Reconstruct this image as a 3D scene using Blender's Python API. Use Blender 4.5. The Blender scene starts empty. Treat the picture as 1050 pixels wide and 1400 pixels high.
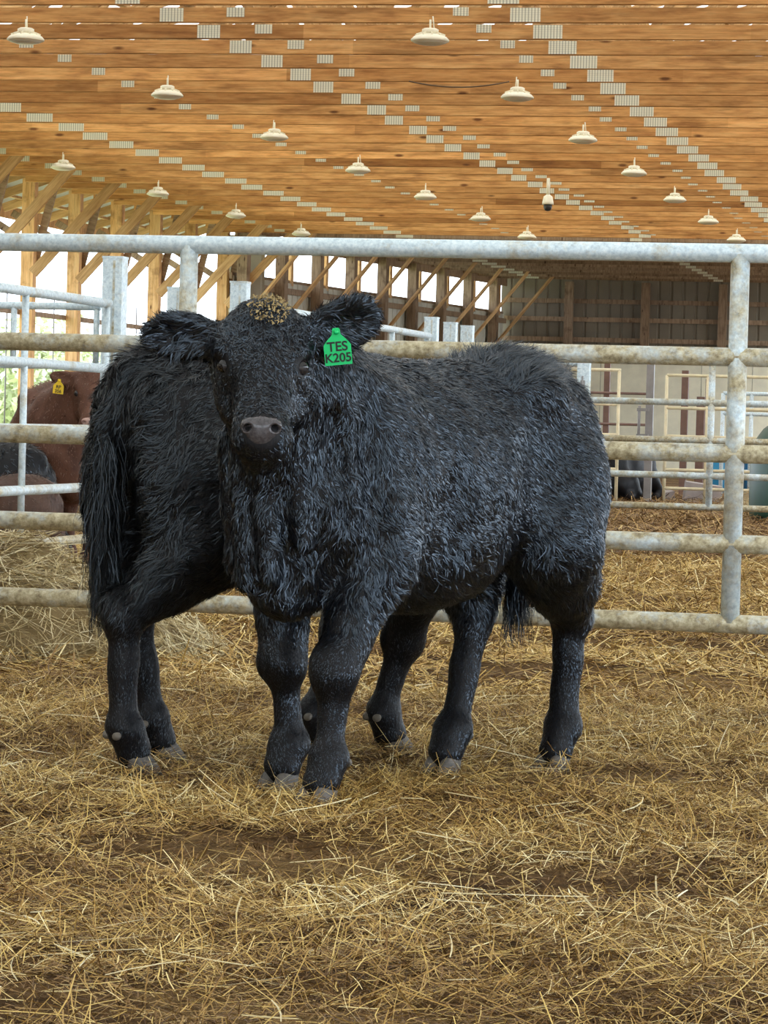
import bpy, math, random
import numpy as np
from mathutils import Vector, Matrix, Euler

random.seed(7)
rng = np.random.default_rng(11)
scn = bpy.context.scene
COL = scn.collection

# ------------------------------------------------------------------ camera
F_PX, CAM_H = 4400.0, 0.96
YAW, PITCH, ROLL = math.atan(900 / F_PX), math.atan(120 / F_PX), 0.0265
fw = Vector((-math.sin(YAW) * math.cos(PITCH), math.cos(YAW) * math.cos(PITCH), -math.sin(PITCH)))
r0 = Vector((math.cos(YAW), math.sin(YAW), 0))
u0 = r0.cross(fw)
rgt = r0 * math.cos(ROLL) + u0 * math.sin(ROLL)
upv = -r0 * math.sin(ROLL) + u0 * math.cos(ROLL)
cam = bpy.data.cameras.new('camera')
cam.sensor_fit = 'VERTICAL'
cam.sensor_height = 24.0
cam.lens = 24.0 * F_PX / 1400.0
cam.clip_end = 600
cam_o = bpy.data.objects.new('camera', cam)
M = Matrix((rgt, upv, -fw)).transposed().to_4x4()
M.translation = Vector((0, 0, CAM_H))
cam_o.matrix_world = M
COL.objects.link(cam_o)
scn.camera = cam_o

# ------------------------------------------------------------------ light: bright hazy overcast sky
world = bpy.data.worlds.new('sky')
scn.world = world
world.use_nodes = True
bg = world.node_tree.nodes['Background']
bg.inputs[0].default_value = (0.80, 0.90, 1.0, 1)
bg.inputs[1].default_value = 3.2
scn.view_settings.view_transform = 'Standard'
scn.view_settings.look = 'None'
scn.view_settings.gamma = 1
scn.view_settings.exposure = 0.66
scn.view_settings.use_curve_mapping = False


# ------------------------------------------------------------------ material helpers
class NT:
    def __init__(s, name):
        s.m = bpy.data.materials.new(name)
        s.m.use_nodes = True
        s.t = s.m.node_tree
        s.b = s.t.nodes['Principled BSDF']
        s.out = s.t.nodes['Material Output']

    def n(s, typ, **kw):
        nd = s.t.nodes.new(typ)
        for k, v in kw.items():
            setattr(nd, k, v)
        return nd

    def l(s, a, b):
        s.t.links.new(a, b)

    def ramp(s, fac, stops):
        r = s.n('ShaderNodeValToRGB')
        e = r.color_ramp.elements
        while len(e) < len(stops):
            e.new(0.5)
        for i, (p, c) in enumerate(stops):
            e[i].position = p
            e[i].color = (*c, 1)
        s.l(fac, r.inputs[0])
        return r.outputs[0]

    def coords(s, scale=(1, 1, 1), rnd=True):
        tc = s.n('ShaderNodeTexCoord')
        mp = s.n('ShaderNodeMapping')
        mp.inputs['Scale'].default_value = scale
        s.l(tc.outputs['Object'], mp.inputs[0])
        if rnd:
            oi = s.n('ShaderNodeObjectInfo')
            mu = s.n('ShaderNodeVectorMath', operation='SCALE')
            mu.inputs[0].default_value = (37, 91, 53)
            s.l(oi.outputs['Random'], mu.inputs['Scale'])
            s.l(mu.outputs[0], mp.inputs['Location'])
        return mp.outputs[0]

    def noise(s, vec, scale=5, detail=4, rough=0.6):
        nz = s.n('ShaderNodeTexNoise')
        nz.inputs['Scale'].default_value = scale
        nz.inputs['Detail'].default_value = detail
        nz.inputs['Roughness'].default_value = rough
        s.l(vec, nz.inputs['Vector'])
        return nz.outputs[0]

    def bump(s, h, strength=0.3, dist=0.01):
        b = s.n('ShaderNodeBump')
        b.inputs['Strength'].default_value = strength
        b.inputs['Distance'].default_value = dist
        s.l(h, b.inputs['Height'])
        s.l(b.outputs[0], s.b.inputs['Normal'])

    def mix(s, fac, a, b, typ='MIX'):
        m = s.n('ShaderNodeMix', data_type='RGBA', blend_type=typ)
        for i, v in ((0, fac), (6, a), (7, b)):
            if isinstance(v, (int, float)):
                m.inputs[i].default_value = v
            elif isinstance(v, tuple):
                m.inputs[i].default_value = (*v, 1)
            else:
                s.l(v, m.inputs[i])
        return m.outputs[2]


def plain(name, col, rough=0.6, metal=0.0, var=0.12, scale=8, spec=0.5):
    k = NT(name)
    n = k.noise(k.coords(), scale)
    lo = tuple(c * (1 - var) for c in col)
    hi = tuple(min(1, c * (1 + var)) for c in col)
    k.l(k.ramp(n, [(0.3, lo), (0.7, hi)]), k.b.inputs['Base Color'])
    k.b.inputs['Roughness'].default_value = rough
    k.b.inputs['Metallic'].default_value = metal
    k.b.inputs['Specular IOR Level'].default_value = spec
    return k.m


def wood(name, dark, mid, light, axis=0, knots=True, rough=0.6):
    k = NT(name)
    sc = [9.0, 9.0, 9.0]
    sc[axis] = 1.3
    v = k.coords(tuple(sc))
    n1 = k.noise(v, 2.2, 5, 0.6)
    sc2 = [60.0] * 3
    sc2[axis] = 1.5
    n2 = k.noise(k.coords(tuple(sc2)), 1.5, 3, 0.6)
    c = k.ramp(n1, [(0.28, dark), (0.5, mid), (0.72, light)])
    g = k.ramp(n2, [(0.35, (0.72, 0.70, 0.66)), (0.6, (1.05, 1.05, 1.05))])
    c = k.mix(0.7, c, g, 'MULTIPLY')
    # board to board variation: one board is a little browner or paler than the next
    oi = k.n('ShaderNodeObjectInfo')
    ov = k.ramp(oi.outputs['Random'], [(0.0, (0.74, 0.68, 0.60)), (0.5, (0.98, 0.97, 0.96)), (1.0, (1.18, 1.15, 1.10))])
    c = k.mix(1.0, c, ov, 'MULTIPLY')
    if axis == 0 and knots:
        tc = k.n('ShaderNodeTexCoord')
        sx = k.n('ShaderNodeSeparateXYZ')
        k.l(tc.outputs['Object'], sx.inputs[0])
        ma = k.n('ShaderNodeMath', operation='MULTIPLY_ADD')
        ma.inputs[1].default_value = 0.24
        k.l(sx.outputs[0], ma.inputs[0])
        m10 = k.n('ShaderNodeMath', operation='MULTIPLY')
        m10.inputs[1].default_value = 57.0
        k.l(oi.outputs['Random'], m10.inputs[0])
        k.l(m10.outputs[0], ma.inputs[2])
        fl = k.n('ShaderNodeMath', operation='FLOOR')
        k.l(ma.outputs[0], fl.inputs[0])
        wn = k.n('ShaderNodeTexWhiteNoise', noise_dimensions='1D')
        k.l(fl.outputs[0], wn.inputs['W'])
        sv = k.ramp(wn.outputs['Value'], [(0.0, (0.72, 0.64, 0.55)), (0.4, (0.95, 0.93, 0.9)), (1.0, (1.15, 1.15, 1.15))])
        c = k.mix(1.0, c, sv, 'MULTIPLY')
    if knots:
        sk = [2.0, 0.01, 6.5]
        if axis == 1:
            sk = [9.0, 3.0, 9.0]
        if axis == 2:
            sk = [9.0, 9.0, 3.0]
        vo = k.n('ShaderNodeTexVoronoi')
        vo.inputs['Scale'].default_value = 0.8
        k.l(k.coords(tuple(sk)), vo.inputs['Vector'])
        kn = k.ramp(vo.outputs['Distance'], [(0.06, (0.14, 0.06, 0.02)), (0.13, (1, 1, 1))])
        c = k.mix(0.85, c, kn, 'MULTIPLY')
        # weather stains
        sc3 = [0.9, 6, 6]
        if axis != 0:
            sc3 = [3, 3, 3]
        st = k.ramp(k.noise(k.coords(tuple(sc3)), 1.1, 4, 0.65), [(0.32, (0.36, 0.29, 0.22)), (0.46, (1, 1, 1))])
        c = k.mix(0.6, c, st, 'MULTIPLY')
    k.l(c, k.b.inputs['Base Color'])
    k.b.inputs['Roughness'].default_value = rough
    k.b.inputs['Specular IOR Level'].default_value = 0.25
    return k.m


def galv(name, dirt):
    k = NT(name)
    v = k.coords()
    n = k.noise(v, 60, 4, 0.7)
    base = k.ramp(n, [(0.3, (0.46, 0.56, 0.62)), (0.52, (0.68, 0.78, 0.82)), (0.72, (0.86, 0.92, 0.93))])
    d = k.noise(v, 7, 6, 0.72)
    lo = 0.62 - 0.34 * dirt
    msk = k.ramp(d, [(lo, (0, 0, 0)), (lo + 0.22, (1, 1, 1))])
    dc = k.ramp(k.noise(v, 45, 4, 0.7), [(0.3, (0.20, 0.15, 0.08)), (0.5, (0.46, 0.39, 0.24)), (0.7, (0.68, 0.62, 0.44))])
    c = k.mix(msk, base, dc)
    k.l(c, k.b.inputs['Base Color'])
    k.b.inputs['Metallic'].default_value = 0.25
    k.b.inputs['Roughness'].default_value = 0.52
    k.bump(k.noise(v, 120, 4, 0.7), 0.35, 0.002)
    return k.m


M_WOOD = wood('pine_chord', (0.46, 0.215, 0.075), (0.72, 0.385, 0.14), (0.86, 0.52, 0.22), 0)
M_WOODV = wood('pine_post', (0.50, 0.27, 0.10), (0.72, 0.43, 0.19), (0.82, 0.55, 0.28), 2)
M_WOODD = wood('weathered_shaded_wood', (0.20, 0.13, 0.08), (0.33, 0.23, 0.15), (0.42, 0.31, 0.21), 2)  # also carries the far bay's shade as colour on its trusses
M_WOODB = wood('brace_board', (0.42, 0.24, 0.10), (0.62, 0.39, 0.18), (0.74, 0.50, 0.26), 0, knots=False)
M_GALV = galv('galvanised_pipe', 0.25)
M_GALVD = galv('dirty_galvanised_pipe', 0.95)
M_GALVM = galv('stained_galvanised_pipe', 0.6)
M_WHITE = plain('lamp_enamel', (0.86, 0.80, 0.62), 0.45, var=0.05)
M_LENS = plain('lamp_lens', (0.80, 0.76, 0.62), 0.3, var=0.04)
M_DARK = plain('dark_plastic', (0.03, 0.03, 0.03), 0.35)
M_CABLE = plain('cable', (0.10, 0.06, 0.03), 0.6)
M_METAL = plain('roof_metal', (0.46, 0.44, 0.46), 0.5, var=0.06, scale=2)
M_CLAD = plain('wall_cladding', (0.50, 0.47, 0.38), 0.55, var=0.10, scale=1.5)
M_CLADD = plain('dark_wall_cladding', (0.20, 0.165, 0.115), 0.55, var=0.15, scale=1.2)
M_PLY = plain('plywood_wall', (0.86, 0.80, 0.60), 0.7, var=0.10, scale=2.5)
M_RUST = plain('red_oxide_steel', (0.17, 0.095, 0.07), 0.6, var=0.2)
M_STEEL = plain('grey_steel', (0.26, 0.245, 0.24), 0.5, var=0.15)
M_TANP = plain('tan_painted_pipe', (0.74, 0.64, 0.42), 0.6, var=0.15)
M_GREEN = plain('green_plastic', (0.012, 0.06, 0.038), 0.4, var=0.1)
M_BLUE = plain('blue_plastic', (0.03, 0.25, 0.45), 0.4, var=0.1)
M_CONC = plain('concrete', (0.34, 0.29, 0.27), 0.8, var=0.15)
M_HOOF = plain('hoof_horn', (0.10, 0.085, 0.07), 0.6, var=0.5, scale=60)
M_DEW = plain('dewclaw_horn', (0.13, 0.11, 0.085), 0.6, var=0.3, scale=60)
M_EYE = plain('eye', (0.010, 0.008, 0.008), 0.06)
M_LID = plain('eyelid_skin', (0.032, 0.028, 0.029), 0.35, var=0.2)
M_NOSE = plain('nose_skin', (0.062, 0.054, 0.056), 0.20, var=0.45, scale=120)
M_PNOSE = plain('pink_nose_skin', (0.45, 0.28, 0.23), 0.35, var=0.2, scale=90)
M_TAGG = plain('green_ear_tag', (0.0, 0.60, 0.16), 0.4, var=0.03)
M_TAGY = plain('yellow_ear_tag', (0.85, 0.56, 0.02), 0.4, var=0.05)
M_INK = plain('marker_ink', (0.012, 0.015, 0.012), 0.6)
M_DUNG = plain('dried_mud', (0.42, 0.31, 0.14), 0.9, var=0.4, scale=90)


def plate_mat():
    k = NT('punched_plate')
    v = k.coords(rnd=False)
    w = k.n('ShaderNodeTexWave', wave_type='BANDS', bands_direction='X')
    w.inputs['Scale'].default_value = 11.0
    k.l(v, w.inputs['Vector'])
    w2 = k.n('ShaderNodeTexWave', wave_type='BANDS', bands_direction='Z')
    w2.inputs['Scale'].default_value = 16.0
    k.l(v, w2.inputs['Vector'])
    c = k.ramp(w.outputs[0], [(0.15, (0.50, 0.48, 0.36)), (0.6, (0.86, 0.83, 0.66))])
    c2 = k.ramp(w2.outputs[0], [(0.2, (0.8, 0.8, 0.8)), (0.6, (1, 1, 1))])
    k.l(k.mix(0.6, c, c2, 'MULTIPLY'), k.b.inputs['Base Color'])
    k.b.inputs['Metallic'].default_value = 0.15
    k.b.inputs['Roughness'].default_value = 0.5
    return k.m


M_PLATE = plate_mat()


def translucent_mat(name, share):
    k = NT(name)
    k.b.inputs['Base Color'].default_value = (0.88, 0.80, 0.66, 1)
    k.b.inputs['Roughness'].default_value = 0.6
    tr = k.n('ShaderNodeBsdfTranslucent')
    tr.inputs[0].default_value = (0.90, 0.86, 0.78, 1)
    mx = k.n('ShaderNodeMixShader')
    mx.inputs[0].default_value = share
    k.l(k.b.outputs[0], mx.inputs[1])
    k.l(tr.outputs[0], mx.inputs[2])
    k.l(mx.outputs[0], k.out.inputs[0])
    return k.m


M_TRANSL = translucent_mat('added_translucent_roofing', 0.40)  # translucency added to the roofing so daylight lights the trusses
M_TRANSL2 = translucent_mat('added_dim_translucent_roofing', 0.30)  # weaker added translucency for the unseen near roof, balances light on the cattle


def floor_mat():
    k = NT('bedding_floor')
    tc = k.n('ShaderNodeTexCoord').outputs['Object']
    a = k.noise(tc, 1.1, 5, 0.6)
    b = k.noise(tc, 30, 6, 0.75)
    ca = k.ramp(a, [(0.36, (0.065, 0.032, 0.012)), (0.5, (0.15, 0.085, 0.034)), (0.64, (0.27, 0.17, 0.07))])
    cb = k.ramp(b, [(0.34, (0.45, 0.42, 0.38)), (0.5, (1, 1, 1)), (0.68, (1.7, 1.65, 1.45))])
    c = k.mix(1.0, ca, cb, 'MULTIPLY')
    k.l(c, k.b.inputs['Base Color'])
    k.b.inputs['Roughness'].default_value = 0.95
    k.b.inputs['Specular IOR Level'].default_value = 0.1
    k.bump(b, 1.0, 0.03)
    return k.m


M_FLOOR = floor_mat()


def straw_mat(name, stops):
    k = NT(name)
    at = k.n('ShaderNodeAttribute', attribute_name='tone')
    c = k.ramp(at.outputs['Fac'], stops)
    k.l(c, k.b.inputs['Base Color'])
    k.b.inputs['Roughness'].default_value = 0.55
    k.b.inputs['Specular IOR Level'].default_value = 0.3
    return k.m


M_STRAW = straw_mat('straw', [(0.0, (0.16, 0.075, 0.018)), (0.35, (0.40, 0.235, 0.06)), (0.7, (0.66, 0.46, 0.145)), (1.0, (0.97, 0.85, 0.50))])
M_CHAFF = straw_mat('chaff', [(0.0, (0.065, 0.029, 0.009)), (0.45, (0.20, 0.105, 0.033)), (0.8, (0.44, 0.275, 0.09)), (1.0, (0.72, 0.55, 0.25))])
M_HAY = straw_mat('pale_hay', [(0.0, (0.16, 0.10, 0.04)), (0.35, (0.46, 0.35, 0.16)), (1.0, (0.88, 0.80, 0.54))])
M_LEAF = straw_mat('haze_paled_leaves', [(0.0, (0.42, 0.48, 0.26)), (0.5, (0.62, 0.66, 0.42)), (1.0, (0.80, 0.80, 0.62))])  # foliage whitened, outdoor haze put into its colour
M_BARK = plain('bark', (0.20, 0.16, 0.12), 0.9, var=0.3)


def coat(name, c0, c1, rough=0.4, spec=0.5, tint=(1, 1, 1)):
    k = NT(name)
    k.b.inputs['Specular Tint'].default_value = (*tint, 1)
    at = k.n('ShaderNodeAttribute', attribute_name='tone')
    c = k.ramp(at.outputs['Fac'], [(0.0, c0), (1.0, c1)])
    k.l(c, k.b.inputs['Base Color'])
    k.b.inputs['Roughness'].default_value = rough
    k.b.inputs['Specular IOR Level'].default_value = spec
    return k.m


def skinm(name, c0, c1, rough=0.5):
    k = NT(name)
    n = k.noise(k.coords(), 9, 5)
    k.l(k.ramp(n, [(0.35, c0), (0.65, c1)]), k.b.inputs['Base Color'])
    k.b.inputs['Roughness'].default_value = rough
    k.b.inputs['Specular IOR Level'].default_value = 0.2
    k.bump(k.noise(k.coords((1, 1, 0.4)), 90, 4), 0.4, 0.006)
    return k.m


M_BLKSKIN = skinm('black_hide', (0.004, 0.004, 0.005), (0.009, 0.008, 0.009), 0.5)
M_BLKFUR = coat('black_coat', (0.003, 0.003, 0.004), (0.011, 0.010, 0.013), 0.31, 1.0, (0.66, 0.82, 1.0))
M_BLKFUR2 = coat('black_coat_dull', (0.003, 0.003, 0.003), (0.014, 0.012, 0.011), 0.38, 0.7, (0.75, 0.88, 1.0))
M_REDSKIN = skinm('red_hide', (0.085, 0.036, 0.022), (0.15, 0.066, 0.04), 0.6)
M_REDFUR = coat('red_coat', (0.09, 0.038, 0.022), (0.22, 0.105, 0.062), 0.5)
M_BRNSKIN = skinm('brown_hide', (0.065, 0.036, 0.026), (0.11, 0.06, 0.042), 0.6)
M_BRNFUR = coat('brown_coat', (0.06, 0.032, 0.022), (0.15, 0.085, 0.058), 0.5)


# ------------------------------------------------------------------ mesh helpers
def np_mesh(name, v, f, mat=None, smooth=False, tone=None):
    """v (n,3); f: (m,k) int array or list of such arrays."""
    me = bpy.data.meshes.new(name)
    v = np.asarray(v, np.float32)
    fl = f if isinstance(f, list) else [f]
    fl = [np.asarray(a, np.int32) for a in fl if len(a)]
    nl = sum(a.size for a in fl)
    nf = sum(len(a) for a in fl)
    me.vertices.add(len(v))
    me.vertices.foreach_set('co', v.ravel())
    me.loops.add(nl)
    me.loops.foreach_set('vertex_index', np.concatenate([a.ravel() for a in fl]))
    me.polygons.add(nf)
    tot = np.concatenate([np.full(len(a), a.shape[1], np.int32) for a in fl])
    st = np.concatenate([[0], np.cumsum(tot)[:-1]]).astype(np.int32)
    me.polygons.foreach_set('loop_start', st)
    me.polygons.foreach_set('loop_total', tot)
    me.polygons.foreach_set('use_smooth', np.full(nf, bool(smooth)))
    if tone is not None:
        at = me.attributes.new('tone', 'FLOAT', 'POINT')
        at.data.foreach_set('value', np.asarray(tone, np.float32))
    me.update(calc_edges=True)
    me.validate()
    if mat:
        me.materials.append(mat)
    return me


def link(name, me, parent=None, loc=(0, 0, 0), rot=None, label=None, cat=None, group=None, kind=None):
    o = bpy.data.objects.new(name, me)
    COL.objects.link(o)
    o.location = loc
    if rot is not None:
        o.rotation_euler = rot
    if parent:
        o.parent = parent
    tag(o, label, cat, group, kind)
    return o


def tag(o, label=None, cat=None, group=None, kind=None):
    if label:
        o['label'] = label
    if cat:
        o['category'] = cat
    if group:
        o['group'] = group
    if kind:
        o['kind'] = kind
    return o


def thing(name, label, cat, loc=(0, 0, 0), rz=0.0, group=None):
    return link(name, None, None, loc, (0, 0, rz), label, cat, group)


_cache = {}


def box_me(sx, sy, sz, mat, bev=0.0):
    key = ('b', round(sx, 4), round(sy, 4), round(sz, 4), mat.name, bev)
    if key in _cache:
        return _cache[key]
    x, y, z = sx / 2, sy / 2, sz / 2
    v = [(-x, -y, -z), (x, -y, -z), (x, y, -z), (-x, y, -z), (-x, -y, z), (x, -y, z), (x, y, z), (-x, y, z)]
    f = [(0, 3, 2, 1), (4, 5, 6, 7), (0, 1, 5, 4), (1, 2, 6, 5), (2, 3, 7, 6), (3, 0, 4, 7)]
    me = np_mesh('box', v, np.array(f), mat)
    _cache[key] = me
    return me


def pipe_me(L, r, mat, n=14):
    key = ('p', round(L, 3), round(r, 4), mat.name, n)
    if key in _cache:
        return _cache[key]
    a = np.linspace(0, 2 * np.pi, n, endpoint=False)
    v = []
    for z in (-L / 2, L / 2):
        v += [(r * math.cos(t), r * math.sin(t), z) for t in a]
    i = np.arange(n)
    j = (i + 1) % n
    f = np.stack([i, j, j + n, i + n], 1)
    me = np_mesh('pipe', v, [f, i[::-1][None], (i + n)[None]], mat, smooth=True)
    for p in me.polygons:
        if len(p.vertices) > 4:
            p.use_smooth = False
    _cache[key] = me
    return me


def along(p0, p1):
    d = Vector(p1) - Vector(p0)
    return (Vector(p0) + d / 2), d.length, d.to_track_quat('Z', 'Y').to_euler()


def pipe(name, p0, p1, r, mat, parent=None, n=14):
    c, L, e = along(p0, p1)
    return link(name, pipe_me(L, r, mat, n), parent, c, e)


def board(name, p0, p1, w, t, mat, parent=None):
    """plank from p0 to p1 (length along local X), thickness t along Y, width w in the remaining direction"""
    d = Vector(p1) - Vector(p0)
    x = d.normalized()
    yref = Vector((0, 1, 0)) if abs(x.y) < 0.9 else Vector((1, 0, 0))
    z = x.cross(yref).normalized()
    y = z.cross(x)
    R = Matrix((x, y, z)).transposed()
    return link(name, box_me(d.length, t, w, mat), parent, Vector(p0) + d / 2, R.to_euler())


def bx(name, x0, x1, y0, y1, z0, z1, mat, parent=None, **kw):
    return link(name, box_me(x1 - x0, y1 - y0, z1 - z0, mat), parent, ((x0 + x1) / 2, (y0 + y1) / 2, (z0 + z1) / 2), None, **kw)


def lathe_me(prof, mat, n=20, name='lathe'):
    a = np.linspace(0, 2 * np.pi, n, endpoint=False)
    v = []
    for r, z in prof:
        v += [(r * math.cos(t), r * math.sin(t), z) for t in a]
    fs = []
    i = np.arange(n)
    j = (i + 1) % n
    for k in range(len(prof) - 1):
        fs.append(np.stack([k * n + i, k * n + j, (k + 1) * n + j, (k + 1) * n + i], 1))
    m = len(prof) - 1
    return np_mesh(name, v, [np.concatenate(fs), i[::-1][None], (m * n + i)[None]], mat, smooth=True)


def fbm(x, y, seed=0, octaves=4, base=0.6):
    r = np.random.default_rng(seed)
    h = np.zeros_like(x)
    a = 1.0
    fr = base
    for o in range(octaves):
        for _ in range(3):
            t = r.uniform(0, 2 * np.pi)
            p = r.uniform(0, 2 * np.pi)
            h += a * np.sin((x * np.cos(t) + y * np.sin(t)) * fr * 2 * np.pi + p) / 3
        a *= 0.55
        fr *= 2.1
    return h


def ground_h(x, y):
    return 0.015 * fbm(x, y, 5, 5, 0.45) + 0.008 * fbm(x, y, 9, 3, 2.3)


# ------------------------------------------------------------------ setting: floor
def make_floor():
    xs = np.concatenate([np.linspace(-60, -7, 20), np.arange(-6.5, 2.5, 0.06), np.linspace(3, 60, 20)])
    ys = np.concatenate([np.linspace(-45, 3, 20), np.arange(3.5, 20, 0.065), np.linspace(20.5, 90, 60)])
    X, Y = np.meshgrid(xs, ys, indexing='ij')
    Z = ground_h(X, Y) - 0.012
    v = np.stack([X.ravel(), Y.ravel(), Z.ravel()], 1)
    nx, ny = X.shape
    idx = np.arange(nx * ny).reshape(nx, ny)
    f = np.stack([idx[:-1, :-1], idx[1:, :-1], idx[1:, 1:], idx[:-1, 1:]], -1).reshape(-1, 4)
    return link('floor', np_mesh('floor', v, f, M_FLOOR, smooth=True), kind='structure',
                label='bedded barn floor of trodden brown straw and manure')


floor = make_floor()

# ------------------------------------------------------------------ setting: roof, trusses
ZC = 4.53            # underside of the bottom chords
X_L, X_R, X_RIDGE = -15.6, 6.4, -4.6
Z_RIDGE = 8.3
SL = (Z_RIDGE - ZC - 0.1) / (X_RIDGE - X_L)
Y0, SP = 26.96, 1.203
Y_IN, Y_END = -30.0, 60.6


def roof_z(x):
    return Z_RIDGE - abs(x - X_RIDGE) * SL


def make_roof():
    v = []
    xs = [-16.9, -13.6, -11.0, -8.0, X_RIDGE - 0.25, X_RIDGE + 0.25, -1.5, 2.5, 5.0, 7.7]
    ys = [Y_IN, 21.0, Y_END]
    for y in ys:
        for x in xs:
            v.append((x, y, roof_z(x) + 0.16))
    n = len(xs)
    f = []
    mi = []
    for j in range(2):
        for i in range(n - 1):
            if i == 4 and j == 1:
                continue        # open ridge over the far part of the barn
            f.append((j * n + i, j * n + i + 1, (j + 1) * n + i + 1, (j + 1) * n + i))
            mi.append(0 if i in (0, 8) else 2 if j == 0 else 1)
    me = np_mesh('ceiling', v, np.array(f), None)
    me.materials.append(M_METAL)
    me.materials.append(M_TRANSL)
    me.materials.append(M_TRANSL2)
    me.polygons.foreach_set('material_index', np.array(mi, np.int32))
    return link('ceiling', me, kind='structure', label='wooden trussed barn roof with rows of pine bottom chords')


ceiling = make_roof()

PLATES = [  # x, width, height, z offset of the lower edge above chord underside
    (-4.60, 0.27, 0.125, 0.008), (-5.17, 0.14, 0.075, 0.062),
    (-7.68, 0.22, 0.122, 0.008), (-7.25, 0.165, 0.085, 0.05),
    (-12.14, 0.33, 0.110, 0.012), (-9.97, 0.145, 0.075, 0.055),
    (-1.6, 0.22, 0.12, 0.008), (-14.3, 0.20, 0.10, 0.02)]
WEBS = [(-14.2, -13.4), (-12.14, -11.3), (-12.14, -9.2), (-7.68, -9.2), (-7.68, -6.6), (-4.6, -6.6), (-4.6, -2.6), (-1.6, -2.6), (-1.6, 0.2), (2.6, 0.2)]


def chord_me(L, mat, t=0.042, h=0.135, c=0.007):
    # sawn timber with one eased lower edge
    key = ('c', round(L, 3), mat.name)
    if key not in _cache:
        pr = [(-t / 2, -h / 2 + c), (-t / 2 + c, -h / 2), (t / 2, -h / 2), (t / 2, h / 2), (-t / 2, h / 2)]
        v = [(-L / 2, y, z) for y, z in pr] + [(L / 2, y, z) for y, z in pr]
        i = np.arange(5)
        j = (i + 1) % 5
        _cache[key] = np_mesh('chord', v, [np.stack([i, i + 5, j + 5, j], 1), i[None], (i + 5)[::-1][None]], mat)
    return _cache[key]


def make_truss(i, y, xl=-15.45):
    # the chord is the truss object; it sits at its own place and carries plates, webs and rafters
    L = 6.2 - xl
    tr = link('roof_truss', chord_me(L, M_WOOD), ceiling, (xl + L / 2, y, ZC + 0.0675))
    ox = -(xl + L / 2)
    for k, (px, w, h, dz) in enumerate(PLATES):
        jx = random.uniform(-0.03, 0.03)
        if k == 2:
            px = -7.86 + 0.0155 * (y - 27.5)
        link('metal_plate', box_me(w, 0.006, h, M_PLATE), tr, (px + ox + jx, -0.0225, -0.0675 + dz + h / 2))
    for (xa, xb) in WEBS:
        zb = roof_z(xb) - ZC - 0.0675
        board('web', (xa + ox, 0, 0.05), (xb + ox, 0, zb), 0.09, 0.038, M_WOODB, tr)
    for xe in (-16.6, 7.4):
        board('top_chord', (xe + ox, 0, roof_z(xe) - ZC - 0.07), (X_RIDGE + ox, 0, Z_RIDGE - ZC - 0.07), 0.14, 0.038, M_WOODB, tr)
    return tr


i = 0
for k in range(-4, 28):
    make_truss(k, Y0 + SP * k)
# purlins on the left eave and along the roof
for x in (-16.3, -14.8, -13.2, -11.4, -9.4, -7.4, -5.6, -3.6, -1.6, 0.6, 2.8, 5.0):
    link('purlin', box_me(0.09, Y_END - Y_IN, 0.04, M_WOODB), ceiling, (x, (Y_IN + Y_END) / 2, roof_z(x) + 0.05))
link('fascia', box_me(0.04, Y_END - Y_IN, 0.2, M_WOODV), ceiling, (-16.75, (Y_IN + Y_END) / 2, roof_z(-16.75) + 0.02))

# the lower bay beyond: its own roof deck and trusses, shade painted as darker wood
Y_FAR = 77.5
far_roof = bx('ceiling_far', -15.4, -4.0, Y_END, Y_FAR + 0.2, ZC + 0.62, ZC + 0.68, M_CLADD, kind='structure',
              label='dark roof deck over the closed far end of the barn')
for k in range(28, 42):
    y = Y0 + SP * k
    xl = -15.2 + 2.15 * (y - 59.5) / 18.0 + 0.1
    L = -4.05 - xl
    tr = link('roof_truss', chord_me(L, M_WOODD), far_roof, Vector((xl + L / 2, y, ZC + 0.0675)) - far_roof.location)
    for (px, w, h, dz) in PLATES[:6:2]:
        if px - 0.2 > xl:
            link('metal_plate', box_me(w, 0.006, h, M_PLATE), tr, (px - (xl + L / 2), -0.0225, -0.0675 + dz + h / 2))

# gable above the low bay, with an open vent in the middle
gb = bx('wall_gable', -16.5, -8.2, 60.65, 60.75, ZC + 0.7, 7.2, M_WOODB, kind='structure', label='wooden gable boards above the low far bay')
bx('gable_side', -3.2 + 12.35, 7.3 + 12.35, -0.05, 0.05, -0.99, 0.99, M_WOODB, gb)

def ribbed_me(L, h, mat, pitch=0.3, rise=0.025):
    xs = []
    ys = []
    n = int(L / pitch)
    for k in range(n):
        x = k * pitch
        for dx, dy in ((0, 0), (pitch - 0.075, 0), (pitch - 0.055, rise), (pitch - 0.02, rise)):
            xs.append(x + dx)
            ys.append(dy)
    xs.append(n * pitch)
    ys.append(0)
    m = len(xs)
    v = [(x, y, 0) for x, y in zip(xs, ys)] + [(x, y, h) for x, y in zip(xs, ys)]
    f = [(k, k + 1, m + k + 1, m + k) for k in range(m - 1)]
    return np_mesh('ribbed', v, np.array(f), mat)


# ------------------------------------------------------------------ setting: left wall, open bay
wl = bx('wall_left', -15.62, -15.44, Y_IN, 60.2, 0.0, 0.55, M_CONC, kind='structure', label='open left barn side with low kerb, posts and knee braces')


def wchild(fn, *a, **k):
    o = fn(*a, **k)
    o.parent = wl
    o.location = o.location - Vector(wl.location)
    return o


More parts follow.
